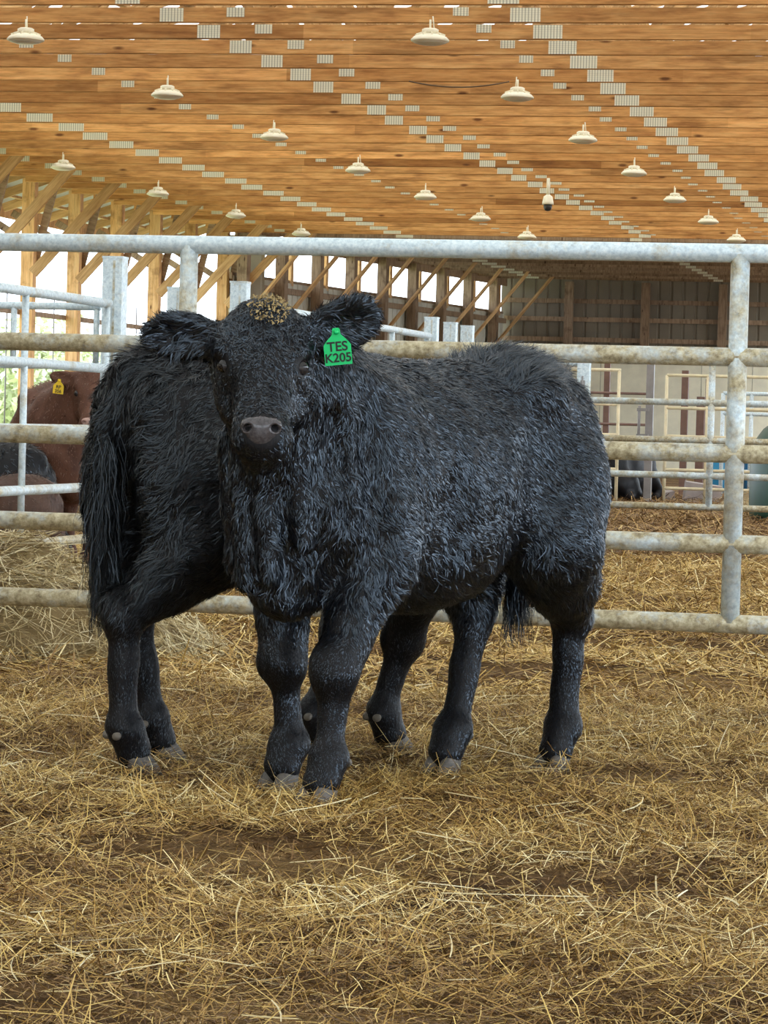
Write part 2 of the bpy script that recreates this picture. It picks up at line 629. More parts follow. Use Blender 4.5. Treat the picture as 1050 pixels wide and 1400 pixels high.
posts_y = [47.9 + 2.406 * k for k in range(-10, 6)]
for y in posts_y:
    wchild(bx, 'post', -15.63, -15.43, y - 0.09, y + 0.09, 0.0, ZC + 0.2, M_WOODV)
    wchild(board, 'knee_brace', (-15.42, y - 0.12, 3.15), (-14.05, y - 0.12, ZC + 0.12), 0.16, 0.045, M_WOODB)
    wchild(board, 'knee_brace', (-15.50, y - 0.02, 3.6), (-16.6, y - 0.02, roof_z(-16.6) - 0.05), 0.11, 0.045, M_WOODD)
    wchild(board, 'knee_brace', (-15.48, y + 0.1, 3.25), (-15.05, y + 0.1, ZC + 0.5), 0.12, 0.045, M_WOODD)
for z, w in ((2.55, 0.08), (1.75, 0.06), (ZC + 0.25, 0.12)):
    wchild(bx, 'girt', -15.68, -15.63, Y_IN, 60.0, z - w / 2, z + w / 2, M_WOODD)
for k in range(16):
    y = 40.2 + 1.2 * k
    wchild(pipe, 'guard_wire', (-15.7, y, 0.5), (-15.7, y, 2.9), 0.012, M_STEEL, None, 6)

# unseen near wall, added to block daylight from the cattle's left
link('wall_left_shading', ribbed_me(60.0, ZC, M_CLAD), None, (-15.75, Y_IN, 0), (0, 0, math.pi / 2), kind='structure', label='unseen sheeted wall added to shade the near left side')

# ------------------------------------------------------------------ setting: closed left wall of the far bay
fa, fb = Vector((-15.25, 59.6, 0)), Vector((-13.0, Y_FAR, 0))
fd = (fb - fa)
fL = fd.length
fdn = fd.normalized()
fang = math.atan2(fdn.y, fdn.x)


wlf = link('wall_left_far', ribbed_me(fL, 3.72, M_CLAD), None, fa, (0, 0, fang), kind='structure',
           label='ribbed metal wall with timber posts and an open strip under the roof')
npost = int(fL / 2.06)
for k in range(npost + 1):
    s = 0.15 + 2.06 * k
    link('post', box_me(0.2, 0.2, ZC, M_WOODD), wlf, (s, -0.16, ZC / 2))
    b = board('knee_brace', (s, -0.24, 2.95), (s, -1.65, ZC + 0.1), 0.15, 0.045, M_WOODB, wlf)
    link('short_post', box_me(0.14, 0.1, 0.75, M_WOODV), wlf, (s + 1.03, 0.05, 4.05))
for z in (0.9, 1.8, 2.65, 3.55):
    link('girt', box_me(fL, 0.05, 0.12, M_WOODD), wlf, (fL / 2, -0.04, z))
link('girt', box_me(fL, 0.05, 0.2, M_WOODD), wlf, (fL / 2, -0.04, 4.5))
link('trim_board', box_me(fL, 0.05, 0.12, M_WOODD), wlf, (fL / 2, 0.05, 3.72))
# return wall between the two bays
wr = link('wall_return', ribbed_me(0.9, ZC, M_CLAD), None, (-15.7, 60.3, 0), None, kind='structure', label='short metal return wall beside the open bay')

# ------------------------------------------------------------------ setting: far end wall
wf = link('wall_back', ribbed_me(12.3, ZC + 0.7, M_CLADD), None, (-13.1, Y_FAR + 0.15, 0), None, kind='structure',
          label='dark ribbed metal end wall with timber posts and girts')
for k in range(6):
    x = -11.4 + 1.865 * k
    link('post', box_me(0.2, 0.2, ZC, M_WOODD), wf, (x + 13.1, -0.2, ZC / 2))
for z in (4.07, 3.63, 3.14):
    link('girt', box_me(12.0, 0.06, 0.11, M_WOODD), wf, (6.1, -0.06, z))
for k in range(10):
    w = 1.22
    x = -13.0 + w * k
    link('plywood_sheet', box_me(w - 0.012, 0.03, 2.72, M_PLY), wf, (x + w / 2 + 13.1, -0.34, 1.36))
bx('header', -6.0 + 13.1, -4.2 + 13.1, -0.33, -0.27, 4.25, 4.4, M_WOODB, wf)

# outside ground left of the barn
M_GRASS = plain('pale_grass', (0.52, 0.56, 0.30), 0.9, var=0.3, scale=0.6)
bx('ground_outside', -140, -16.2, -20, 170, -0.06, 0.03, M_GRASS, kind='structure', label='pale grass outside the barn')


# ------------------------------------------------------------------ straw
def ribbons(P, yawv, L, W, tilt, bend, tone, segs=2):
    """flat bent stalks; P (n,3) centre points"""
    n = len(P)
    d = np.stack([np.cos(yawv) * np.cos(tilt), np.sin(yawv) * np.cos(tilt), np.sin(tilt)], 1)
    s = np.stack([-np.sin(yawv), np.cos(yawv), np.zeros(n)], 1)
    rollv = rng.uniform(-0.7, 0.7, n)
    upn = np.cross(d, s)
    s = s * np.cos(rollv)[:, None] + upn * np.sin(rollv)[:, None]
    ts = np.linspace(-0.5, 0.5, segs + 1)
    V = np.zeros((n, (segs + 1) * 2, 3))
    for i, t in enumerate(ts):
        c = P + d * (L * t)[:, None] + np.stack([-np.sin(yawv), np.cos(yawv), np.zeros(n)], 1) * (bend * L * (1 - 4 * t * t))[:, None]
        wv = W * (1.0 if 0 < i < segs else 0.75)
        V[:, 2 * i] = c - s * (wv / 2)[:, None]
        V[:, 2 * i + 1] = c + s * (wv / 2)[:, None]
    base = (np.arange(n) * (segs + 1) * 2)[:, None]
    fs = []
    for i in range(segs):
        fs.append(base + np.array([[2 * i, 2 * i + 1, 2 * i + 3, 2 * i + 2]]))
    f = np.stack(fs, 1).reshape(-1, 4)
    return V.reshape(-1, 3), f, np.repeat(tone, (segs + 1) * 2)


def in_view(X, Y, margin):
    d = X * fw.x + Y * fw.y
    lat = X * r0.x + Y * r0.y
    return np.abs(lat) < d * 0.1195 + margin


def scatter(n, d0, d1, margin):
    """random floor points in the wedge seen from the camera plus a margin for other viewpoints"""
    out = []
    tot = 0
    while tot < n:
        X = rng.uniform(-9, 4, n)
        Y = rng.uniform(d0, d1, n)
        m = in_view(X, Y, margin * rng.uniform(0.3, 2.0, n))
        out.append(np.stack([X[m], Y[m]], 1))
        tot += m.sum()
    return np.concatenate(out)[:n]


def straw_layer(name, n, d0, d1, margin, lr, wr, mat, label, seg=2, lift=0.012, tmax=0.25, bare=0.15, z0=0.0, tone_pow=1.0):
    q = scatter(int(n * 1.5), d0, d1, margin)
    den = fbm(q[:, 0], q[:, 1], 21, 5, 0.55)
    keep = rng.uniform(-1.0, 1.0, len(q)) < den * 1.25 + (0.75 - bare)
    q = q[keep][:n]
    m = len(q)
    L = rng.uniform(*lr, m) * rng.choice([0.5, 0.8, 1, 1.3], m)
    W = rng.uniform(*wr, m)
    tilt = rng.normal(0, tmax, m)
    # stalks lie in loose drifts, not evenly at random
    flow = 1.3 * fbm(q[:, 0], q[:, 1], 33, 3, 0.5)
    yawv = flow + rng.normal(0, 1.4, m)
    z = ground_h(q[:, 0], q[:, 1]) + z0 + rng.uniform(0, lift, m) + np.abs(np.sin(tilt)) * L * 0.35
    P = np.column_stack([q, z])
    tone = np.clip(rng.beta(2.2, 2.2, m) ** tone_pow + 0.16 * fbm(q[:, 0], q[:, 1], 44, 4, 0.5), 0, 1)
    v, f, t = ribbons(P, yawv, L, W, tilt, rng.normal(0, 0.06, m), tone, seg)
    link(name, np_mesh(name, v, f, mat, tone=t), label=label, cat='straw', kind='stuff')


straw_layer('straw_chaff', 165000, 4.6, 11.4, 0.9, (0.015, 0.05), (0.0015, 0.0035), M_CHAFF, 'short brown chopped straw covering the floor around the cattle', 1, 0.012, 0.35, -0.2)
straw_layer('loose_straw', 78000, 4.6, 11.4, 0.9, (0.03, 0.105), (0.0011, 0.0027), M_STRAW, 'long golden straw stalks strewn loosely over the foreground floor', 2, 0.028, 0.36, 0.35, 0, 1.0)
straw_layer('long_stalks', 900, 4.6, 11.2, 0.9, (0.10, 0.20), (0.002, 0.0038), M_HAY, 'pale long straw stalks lying on top of the bedding', 3, 0.035, 0.14, 0.1, 0.012)
straw_layer('distant_straw', 70000, 11.2, 24.0, 0.8, (0.05, 0.16), (0.003, 0.007), M_STRAW, 'golden brown straw bedding in the pens behind the pipe fence', 1, 0.03, 0.3, 0.05, 0, 1.25)
straw_layer('far_straw', 24000, 24.0, 50.0, 0.6, (0.08, 0.22), (0.006, 0.014), M_CHAFF, 'brown straw bedding far back in the barn', 1, 0.03, 0.3, 0.0)


def heap(name, c, rx, ry, h, n, mat, label, seg=2):
    """a mound of hay: a lumpy core mesh plus stalks lying on it, one uncountable mass"""
    u = rng.uniform(0, 2 * np.pi, n)
    rr = np.sqrt(rng.uniform(0, 1, n))
    x = rr * np.cos(u)
    y = rr * np.sin(u)
    z = h * np.cos(rr * np.pi / 2) ** 1.1 * (1 + 0.25 * fbm(x * 2, y * 2, 3, 3, 0.5))
    P = np.stack([x * rx, y * ry, np.maximum(z, 0) + rng.uniform(0, 0.03, n)], 1)
    L = rng.uniform(0.08, 0.28, n)
    yawv = rng.uniform(0, 2 * np.pi, n)
    tilt = -(np.cos(yawv - u)) * np.arctan(h * 1.3 / rx) * rr + rng.normal(0, 0.25, n)
    v, f, t = ribbons(P, yawv, L, rng.uniform(0.002, 0.0055, n), tilt, rng.normal(0, 0.1, n), rng.beta(1.5, 2.4, n), seg)
    # core
    a = np.linspace(0, 2 * np.pi, 28, endpoint=False)
    cv = [(0, 0, h * 0.93)]
    cf = []
    R = 8
    for k in range(1, R + 1):
        for t0 in a:
            q = k / R
            xx, yy = q * math.cos(t0), q * math.sin(t0)
            zz = h * max(0, math.cos(q * math.pi / 2)) ** 1.1 * (1 + 0.25 * float(fbm(np.array([xx * 2]), np.array([yy * 2]), 3, 3, 0.5)[0])) - 0.012
            cv.append((xx * rx, yy * ry, max(zz, -0.02)))
    tri = [(0, 1 + k, 1 + (k + 1) % 28) for k in range(28)]
    for k in range(R - 1):
        for j in range(28):
            cf.append((1 + k * 28 + j, 1 + (k + 1) * 28 + j, 1 + (k + 1) * 28 + (j + 1) % 28, 1 + k * 28 + (j + 1) % 28))
    cv = np.array(cv)
    vv = np.concatenate([cv, v])
    me = np_mesh(name, vv, [np.array(tri), np.array(cf), f + len(cv)], mat, tone=np.concatenate([np.full(len(cv), 0.08), t]))
    link(name, me, None, c, label=label, cat='straw', kind='stuff')


heap('hay_heap', (-4.05, 12.6, -0.02), 0.85, 0.8, 0.42, 6500, M_HAY, 'tangled pale hay heap behind the pipe fence at the left edge')
heap('hay_heap', (-3.3, 42.0, -0.02), 0.9, 1.4, 0.30, 2500, M_HAY, 'pale hay heap far back at the right edge beyond the second fence')

# ------------------------------------------------------------------ pipe fences and gates
ZS = [1.545, 1.208, 0.894, 0.60, 0.34]


def panel(name, label, cat, p0, p1, ups, r=0.03, zs=ZS, mats=(M_GALV, M_GALVD, M_GALVD, M_GALVD, M_GALVD), upm=M_GALVM, upr=None, group=None, feet=False):
    p0, p1 = Vector((*p0, 0)), Vector((*p1, 0))
    d = p1 - p0
    root = thing(name, label, cat, p0, math.atan2(d.y, d.x), group)
    L = d.length
    for z, m in zip(zs, mats):
        pipe('rail', (0, 0, z), (L, 0, z), r, m, root)
    ur = upr or r
    for u in ups:
        pipe('upright', (u, 0, -0.05 if feet else zs[-1]), (u, 0, zs[0]), ur, upm, root)
    return root


XA, XB = -4.70, 0.88
panel('pipe_fence', 'galvanised five-rail pipe fence right behind the two black heifers', 'fence', (XA, 10.48), (XB, 10.48),
      [0.03, -2.835 - XA, -0.985 - XA, XB - XA - 0.03], 0.031)
# hidden steel stakes carry the fence on the ground outside the picture
for xx in (XA, XB):
    s = thing('fence_post', 'galvanised stake at the %s end of the near pipe fence' % ('left' if xx < 0 else 'right'), 'post', (xx, 10.55, 0))
    pipe('shaft', (0, 0, -0.1), (0, 0, 1.75), 0.038, M_GALVM, s)
    pipe('cap', (0, 0, 1.75), (0, 0, 1.765), 0.042, M_GALV, s)

XG = -4.75


def sq_post(label, x, y, h, w=0.1, mat=M_GALV):
    s = thing('steel_post', label, 'post', (x, y, 0), 0, None)
    link('shaft', box_me(w, w, h + 0.1, mat), s, (0, 0, h / 2 - 0.05))
    link('cap', box_me(w * 1.06, w * 1.06, 0.012, mat), s, (0, 0, h + 0.006))
    link('seam', box_me(0.012, 0.004, h - 0.02, M_GALVM), s, (0.01, -w / 2 - 0.002, h / 2))
    return s


sq_post('square galvanised post left of the black heifers, at the end of the side gate', XG, 16.1, 1.78, 0.105)
sq_post('square galvanised post half hidden behind the near fence upright', XG, 17.35, 1.68)
sq_post('square galvanised post just above the head of the black heifer', XG, 18.75, 1.78)
sq_post('leftmost of three square galvanised posts above the back of the black heifer', XG, 24.9, 1.80)
sq_post('middle of three square galvanised posts above the back of the black heifer', XG, 25.72, 1.79)
sq_post('rightmost of three square galvanised posts above the back of the black heifer', XG, 26.5, 1.79)
G5 = (M_GALV, M_GALV, M_GALVM, M_GALVM, M_GALVD)
panel('side_gate', 'galvanised pipe side gate at the left edge in front of the red calf', 'gate', (XG, 11.9), (XG, 16.0), [0.03, 2.72, 4.07], 0.024, ZS, G5, M_GALV, 0.017)
panel('side_gate', 'galvanised pipe side gate behind the head of the tagged heifer', 'gate', (XG, 18.85), (XG, 24.8), [0.03, 1.5, 3.0, 4.5, 5.9], 0.026, [1.66, 1.3, 0.95, 0.6, 0.34], (M_GALV, M_GALV, M_GALV, M_GALVM, M_GALVM), M_GALV, 0.02)
panel('cross_gate', 'galvanised cross gate behind the side gate at the left edge', 'gate', (-7.2, 16.12), (XG - 0.08, 16.12), [0.03, 1.9, 2.35], 0.02, [1.53, 1.22], (M_GALV, M_GALV), M_GALV, 0.016)
panel('pipe_fence', 'dirty five-rail pipe fence across the middle pens with one upright', 'fence', (-4.65, 26.75), (1.2, 26.75),
      [0.03, -2.72 + 4.65, 5.8], 0.028, ZS, (M_GALVM, M_GALVM, M_GALVD, M_GALVM, M_GALVD), M_GALVM)
# squared gate end with a latch beside the heifer's rump
lg = thing('latch_gate', 'whitish galvanised gate end with a latch beside the rump of the tagged heifer', 'gate', (-3.12, 22.2, 0))
for z in (1.42, 1.10, 0.75, 0.42):
    pipe('rail', (-1.4, 0, z), (0, 0, z), 0.02, M_GALV, lg)
link('end_plate', box_me(0.085, 0.03, 0.75, M_GALV), lg, (-0.03, -0.02, 1.05))
pipe('upright', (0, 0, 0.3), (0, 0, 1.46), 0.02, M_GALV, lg)
pipe('upright', (-1.4, 0, -0.05), (-1.4, 0, 1.46), 0.02, M_GALV, lg)
link('latch', box_me(0.03, 0.02, 0.1, M_STEEL), lg, (-0.03, -0.045, 1.25))
pipe('latch_pin', (-0.03, -0.06, 1.17), (-0.03, -0.06, 1.33), 0.007, M_STEEL, lg, 8)


# far pens on the right
def pen_gate(label, p0, p1, zs, ups, mat, r=0.022):
    return panel('pen_gate', label, 'gate', p0, p1, ups, r, zs, [mat] * len(zs), mat, None, None, True)


pen_gate('tan pen gate in front of the plywood wall, left of the grey column', (-6.9, 42.0), (-5.47, 42.0), [1.75, 1.30, 0.90, 0.45], [0.0, 0.7, 1.41], M_TANP)
pen_gate('long tan pen gate in front of the plywood wall, right of the grey column', (-5.0, 43.2), (-0.8, 43.2), [1.72, 1.28, 0.90, 0.45, 0.2], [0.0, 0.55, 2.1, 4.2], M_TANP)
pen_gate('rust red pen gate with thin rails against the plywood wall', (-7.9, 46.5), (-5.6, 46.5), [1.95, 1.5, 1.05, 0.6], [0.0, 2.25], M_RUST, 0.02)
pen_gate('white galvanised pen gate with upright bars near the green tank', (-4.66, 47.5), (-3.2, 47.5), [1.55, 1.25, 0.85, 0.4], [0.0, 0.18, 0.42, 0.7, 1.0, 1.42], M_GALV, 0.03)
pen_gate('white galvanised pen gate directly behind the green tank', (-3.1, 41.0), (-1.1, 41.0), [1.42, 1.05, 0.7, 0.35], [0.0, 0.5, 1.0, 2.0], M_GALV)


def column(label, x, y, h, w, mat):
    s = thing('steel_column', label, 'column', (x, y, 0))
    link('shaft', box_me(w, w, h, mat), s, (0, 0, h / 2))
    link('base_plate', box_me(w * 1.8, w * 1.8, 0.02, mat), s, (0, 0, 0.01))
    return s


column('slim red oxide column in front of the plywood wall', -6.32, 47.0, 2.02, 0.085, M_RUST)
column('grey steel column in the middle of the far pens', -5.27, 43.6, 1.98, 0.10, M_STEEL)
column('short red oxide post just left of the second fence upright', -5.28, 48.0, 1.88, 0.10, M_RUST)
column('dark red post behind the second fence upright', -5.10, 48.6, 1.5, 0.12, M_RUST)
column('short grey post just right of the second fence upright', -4.93, 48.0, 1.76, 0.085, M_RUST)
# hinge chain on the grey column
hg = thing('gate_hinge', 'steel hinge and chain on the grey steel column', 'hinge', (-5.40, 43.5, 0.85))
pipe('pin', (0, 0, 0), (0, 0, 0.45), 0.02, M_STEEL, hg, 8)
for z in (0.05, 0.4):
    link('bracket', box_me(0.16, 0.05, 0.04, M_STEEL), hg, (0.05, 0, z))

# green tank, blue barrel, block
tk = thing('green_tank', 'dark green domed plastic water tank at the right edge', 'tank', (-2.59, 36.2, 0))
link('shell', lathe_me([(0.62, 0.0), (0.64, 0.1), (0.64, 0.75), (0.60, 0.88), (0.50, 1.02), (0.36, 1.13), (0.18, 1.20), (0.02, 1.22)], M_GREEN, 32), tk)
link('band', lathe_me([(0.65, 0.70), (0.67, 0.71), (0.67, 0.77), (0.65, 0.78)], M_GREEN, 32), tk)
link('emblem', box_me(0.025, 0.004, 0.11, M_WHITE), tk, (-0.25, -0.555, 0.98))
link('emblem', box_me(0.05, 0.004, 0.02, M_WHITE), tk, (-0.25, -0.556, 0.96))
for (x, y, lb) in ((-4.95, 50.2, 'blue plastic barrel left of the white barred gate'), (-4.3, 50.4, 'blue plastic barrel behind the white barred gate')):
    bb = thing('blue_barrel', lb, 'barrel', (x, y, 0))
    link('shell', lathe_me([(0.26, 0.0), (0.29, 0.04), (0.29, 0.28), (0.30, 0.30), (0.29, 0.32), (0.29, 0.58), (0.30, 0.60), (0.29, 0.62), (0.29, 0.86), (0.26, 0.9)], M_BLUE, 24), bb)
    link('bung', lathe_me([(0.05, 0.9), (0.05, 0.93), (0.02, 0.935)], M_BLUE, 12), bb, (0.14, 0, 0))
cb = thing('feed_block', 'pinkish grey broken block lying in the straw of the far pen', 'block', (-4.75, 44.8, 0))
bl = link('body', box_me(0.5, 0.3, 0.28, M_CONC), cb, (0.1, 0, 0.11), (0.05, 0.12, 0.2))
link('chip', box_me(0.24, 0.2, 0.15, M_CONC), cb, (-0.42, -0.05, 0.05), (0.1, -0.2, 0.5))

# ------------------------------------------------------------------ high bay lamps
DISH = lathe_me([(0.150, 0.0), (0.168, 0.008), (0.170, 0.022), (0.145, 0.048), (0.085, 0.070), (0.07, 0.072)], M_WHITE, 28, 'dish')
LENSM = lathe_me([(0.02, -0.022), (0.09, -0.020), (0.140, -0.006), (0.148, 0.004)], M_LENS, 28, 'lens')
DRV = lathe_me([(0.075, 0.068), (0.075, 0.112), (0.055, 0.122), (0.03, 0.124)], M_WHITE, 16, 'driver')
ORD = ['nearest', 'second', 'third', 'fourth', 'fifth', 'sixth', 'seventh', 'eighth']


def lamp(x, y, label):
    z = ZC - 0.20
    root = thing('high_bay_lamp', label, 'lamp', (x, y, z), random.uniform(0, 3), 'high bay lamps under the trusses')
    link('dish', DISH, root)
    link('lens', LENSM, root)
    link('driver', DRV, root)
    for a in range(10):
        t = a * math.tau / 10
        link('fin', box_me(0.06, 0.006, 0.022, M_WHITE), root, (0.105 * math.cos(t), 0.105 * math.sin(t), 0.068), (0, 0.35, t))
    pipe('hook', (0, 0, 0.12), (0, 0, 0.20), 0.010, M_WHITE, root, 8)
    pipe('cord', (0.035, 0, 0.115), (0.02, 0.0, 0.23), 0.006, M_CABLE if False else M_WHITE, root, 6)
    return root


for nm, x, i0, i1 in (('right', -5.41, 0, 7), ('middle', -9.13, 0, 7), ('left', -13.25, 3, 7)):
    for i in range(i0, i1):
        o = ORD[i - i0]
        lamp(x, 27.92 + 4.79 * i, '%s white round high bay lamp in the %s row under the trusses' % (o, nm))

sc = thing('ceiling_camera', 'white dome camera on a drop pole under the trusses', 'camera', (-7.15, 46.2, ZC))
pipe('drop_pole', (0, 0, 0.05), (0, 0, -0.19), 0.028, M_WHITE, sc)
link('housing', lathe_me([(0.085, -0.33), (0.083, -0.30), (0.065, -0.215), (0.03, -0.19), (0.01, -0.185)], M_WHITE, 20), sc)
link('dome', lathe_me([(0.01, -0.425), (0.035, -0.418), (0.055, -0.395), (0.062, -0.365), (0.06, -0.33)], M_DARK, 20), sc)

# slack cable between two chords near the lamps
cv = bpy.data.curves.new('cable', 'CURVE')
cv.dimensions = '3D'
cv.bevel_depth = 0.007
sp = cv.splines.new('POLY')
pts = [(-5.5 - 1.05 * t, 32.72, ZC - 0.02 - 0.06 * (1 - (2 * t - 1) ** 2)) for t in np.linspace(0, 1, 14)]
sp.points.add(len(pts) - 1)
for p, q in zip(sp.points, pts):
    p.co = (*q, 1)
tmp = bpy.data.objects.new('tmp', cv)
COL.objects.link(tmp)
me = bpy.data.meshes.new_from_object(tmp.evaluated_get(bpy.context.evaluated_depsgraph_get()))
bpy.data.objects.remove(tmp)
me.materials.clear()
me.materials.append(M_CABLE)
link('power_cable', me, None, label='dark slack power cable running to the second lamp of the right row', cat='cable')


# ------------------------------------------------------------------ trees outside the open side
def tree(x, y, h, w, label):
    root = thing('shrub_tree', label, 'tree', (x, y, 0), 0, 'trees outside the open barn side')
    pipe('trunk', (0, 0, 0), (0, 0, h * 0.6), 0.09, M_BARK, root, 8)
    n = 2600
    p = rng.normal(0, 1, (n, 3))
    p /= np.linalg.norm(p, axis=1)[:, None]
    p *= (rng.uniform(0.2, 1, n) ** 0.5)[:, None]
    lump = 1 + 0.25 * np.sin(p[:, 0] * 5 + x) * np.sin(p[:, 1] * 4 + y) * np.sin(p[:, 2] * 6)
    P = p * lump[:, None] * np.array([w, w, h * 0.48]) + np.array([0, 0, h * 0.55])
    v, f, t = ribbons(P, rng.uniform(0, 6.3, n), rng.uniform(0.2, 0.4, n), rng.uniform(0.12, 0.22, n), rng.normal(0, 0.7, n), np.zeros(n), rng.beta(2, 2, n), 1)
    link('foliage', np_mesh('foliage', v, f, M_LEAF, tone=t), root)


TL = ['first', 'second', 'third', 'fourth', 'fifth', 'sixth', 'seventh']
for i in range(7):
    tree(-31 + 2.0 * math.sin(i * 2.1), 84 + 6.5 * i, 3.1 + 0.7 * math.sin(i * 1.7), 2.6, '%s from the left of the pale green bushes outside the open barn side' % TL[i])


# ------------------------------------------------------------------ cattle: signed distance modelling
def sdf_eval(prims, lo, hi, h):
    lo = np.array(lo, float)
    n = np.ceil((np.array(hi) - lo) / h).astype(int) + 1
    g = np.full(n, 0.5, np.float32)
    ax = [lo[i] + h * np.arange(n[i]) for i in range(3)]
    for pr in prims:
        typ = pr['t']
        k = pr.get('k', 0.03)
        if typ == 'rc':
            a, b, ra, rb = np.array(pr['a'], float), np.array(pr['b'], float), pr['ra'], pr['rb']
            mn = np.minimum(a - ra, b - rb)
            mx = np.maximum(a + ra, b + rb)
        else:
            c = np.array(pr['c'], float)
            R = pr.get('R', np.eye(3))
            rad = np.array(pr['r'], float)
            ext = np.sqrt(((R.T * rad) ** 2).sum(1))
            mn, mx = c - ext, c + ext
        pad = k + 3.5 * h
        i0 = np.clip(np.floor((mn - pad - lo) / h).astype(int), 0, n)
        i1 = np.clip(np.ceil((mx + pad - lo) / h).astype(int) + 1, 0, n)
        if (i1 <= i0).any():
            continue
        sl = tuple(slice(i0[i], i1[i]) for i in range(3))
        X, Y, Z = np.meshgrid(ax[0][sl[0]], ax[1][sl[1]], ax[2][sl[2]], indexing='ij')
        p = np.stack([X, Y, Z], -1).astype(np.float32)
        if typ == 'rc':
            ba = b - a
            t = np.clip(((p - a) @ ba) / (ba @ ba), 0, 1)
            d = np.linalg.norm(p - a - t[..., None] * ba, axis=-1) - (ra + (rb - ra) * t)
        else:
            q = (p - c) @ R.T
            k0 = np.linalg.norm(q / rad, axis=-1)
            k1 = np.linalg.norm(q / rad ** 2, axis=-1) + 1e-9
            d = k0 * (k0 - 1) / k1
        cur = g[sl]
        if pr.get('sub'):
            hh = np.clip(0.5 - 0.5 * (cur + d) / k, 0, 1)
            g[sl] = cur * (1 - hh) + (-d) * hh + k * hh * (1 - hh)
        else:
            hh = np.clip(0.5 + 0.5 * (cur - d) / k, 0, 1)
            g[sl] = cur * (1 - hh) + d * hh - k * hh * (1 - hh)
    return g, lo


def surface_nets(g, lo, h, smooth=2):
    ins = g < 0
    c = [g[i:g.shape[0] - 1 + i, j:g.shape[1] - 1 + j, k:g.shape[2] - 1 + k] for i in (0, 1) for j in (0, 1) for k in (0, 1)]
    cnt = sum((q < 0).astype(np.int8) for q in c)
    act = (cnt > 0) & (cnt < 8)
    idx = np.full(act.shape, -1, np.int64)
    ijk = np.argwhere(act)
    idx[act] = np.arange(len(ijk))
    cv = [q[act] for q in c]
    off = [(i, j, k) for i in (0, 1) for j in (0, 1) for k in (0, 1)]
    acc = np.zeros((len(ijk), 3))
    num = np.zeros(len(ijk))
    for a in range(8):
        for b in range(a + 1, 8):
            if sum(abs(off[a][i] - off[b][i]) for i in range(3)) != 1:
                continue
            va, vb = cv[a], cv[b]
            m = (va < 0) != (vb < 0)
            t = va[m] / (va[m] - vb[m])
            acc[m] += np.array(off[a]) + t[:, None] * (np.array(off[b]) - np.array(off[a]))
            num[m] += 1
    V = lo + h * (ijk + acc / num[:, None])
    quads = []
    for axn in range(3):
        sa = [slice(None)] * 3
        sb = [slice(None)] * 3
        sa[axn] = slice(0, -1)
        sb[axn] = slice(1, None)
        A, B = ins[tuple(sa)], ins[tuple(sb)]
        u, w = [(1, 2), (2, 0), (0, 1)][axn]
        ch = np.argwhere(A != B)
        ok = (ch[:, u] > 0) & (ch[:, w] > 0) & (ch[:, u] < g.shape[u] - 1) & (ch[:, w] < g.shape[w] - 1)
        ch = ch[ok]
        fl = A[tuple(ch.T)]

        def cell(du, dw):
            q = ch.copy()
            q[:, u] += du
            q[:, w] += dw
            return idx[tuple(q.T)]
        Q = np.stack([cell(-1, -1), cell(0, -1), cell(0, 0), cell(-1, 0)], 1)
        Q[~fl] = Q[~fl][:, ::-1]
        quads.append(Q)
    F = np.concatenate(quads)
    F = F[(F >= 0).all(1)]
    for _ in range(smooth):
        S = np.zeros_like(V)
        N = np.zeros(len(V))
        for i in range(4):
            a, b = F[:, i], F[:, (i + 1) % 4]
            for q in range(3):
                S[:, q] += np.bincount(a, V[b, q], len(V)) + np.bincount(b, V[a, q], len(V))
            N += np.bincount(a, minlength=len(V)) + np.bincount(b, minlength=len(V))
        V = V * 0.45 + 0.55 * S / np.maximum(N, 1)[:, None]
    return V, F


def vnormals(V, F):
    n = np.cross(V[F[:, 2]] - V[F[:, 0]], V[F[:, 3]] - V[F[:, 1]])
    N = np.zeros_like(V)
    for i in range(4):
        for q in range(3):
            N[:, q] += np.bincount(F[:, i], n[:, q], len(V))
    return N / (np.linalg.norm(N, axis=1)[:, None] + 1e-12)


def unit(a):
    a = np.asarray(a, float)
    return a / np.linalg.norm(a)


def rc(a, b, ra, rb, k=0.03, **kw):
    return dict(t='rc', a=a, b=b, ra=ra, rb=rb, k=k, **kw)


def el(c, r, k=0.05, R=None, **kw):
    d = dict(t='el', c=c, r=r, k=k, **kw)
    if R is not None:
        d['R'] = R
    return d


def ball_me(r, mat, n=12, sc=(1, 1, 1)):
    prof = [(max(0.0008, r * math.sin(t)), -r * math.cos(t)) for t in np.linspace(0.03, math.pi - 0.03, n)]
    me = lathe_me(prof, mat, 18)
    if sc != (1, 1, 1):
        me.transform(Matrix.Diagonal((*sc, 1)))
    return me


def claw_me(mat, L=0.104, W=0.050, H=0.064):
    rings = []
    n = 14
    for q, (z, l, w, sh) in enumerate(((0.0, 1.0, 1.0, 0.0), (0.35, 0.93, 0.97, -0.004), (0.75, 0.78, 0.88, -0.012), (1.0, 0.62, 0.72, -0.018))):
        for t in np.linspace(0, 2 * np.pi, n, endpoint=False):
            x = math.cos(t)
            y = math.sin(t)
            x = math.copysign(abs(x) ** 0.8, x)
            rings.append((x * L / 2 * l + sh + 0.012 * (1 - z), y * W / 2 * w * (1 - 0.25 * max(x, 0)), z * H))
    i = np.arange(n)
    j = (i + 1) % n
    f = np.concatenate([np.stack([k * n + i, k * n + j, (k + 1) * n + j, (k + 1) * n + i], 1) for k in range(3)])
    return np_mesh('claw', rings, [f, i[::-1][None], (3 * n + i)[None]], mat, smooth=True)


CLAW = claw_me(M_HOOF)


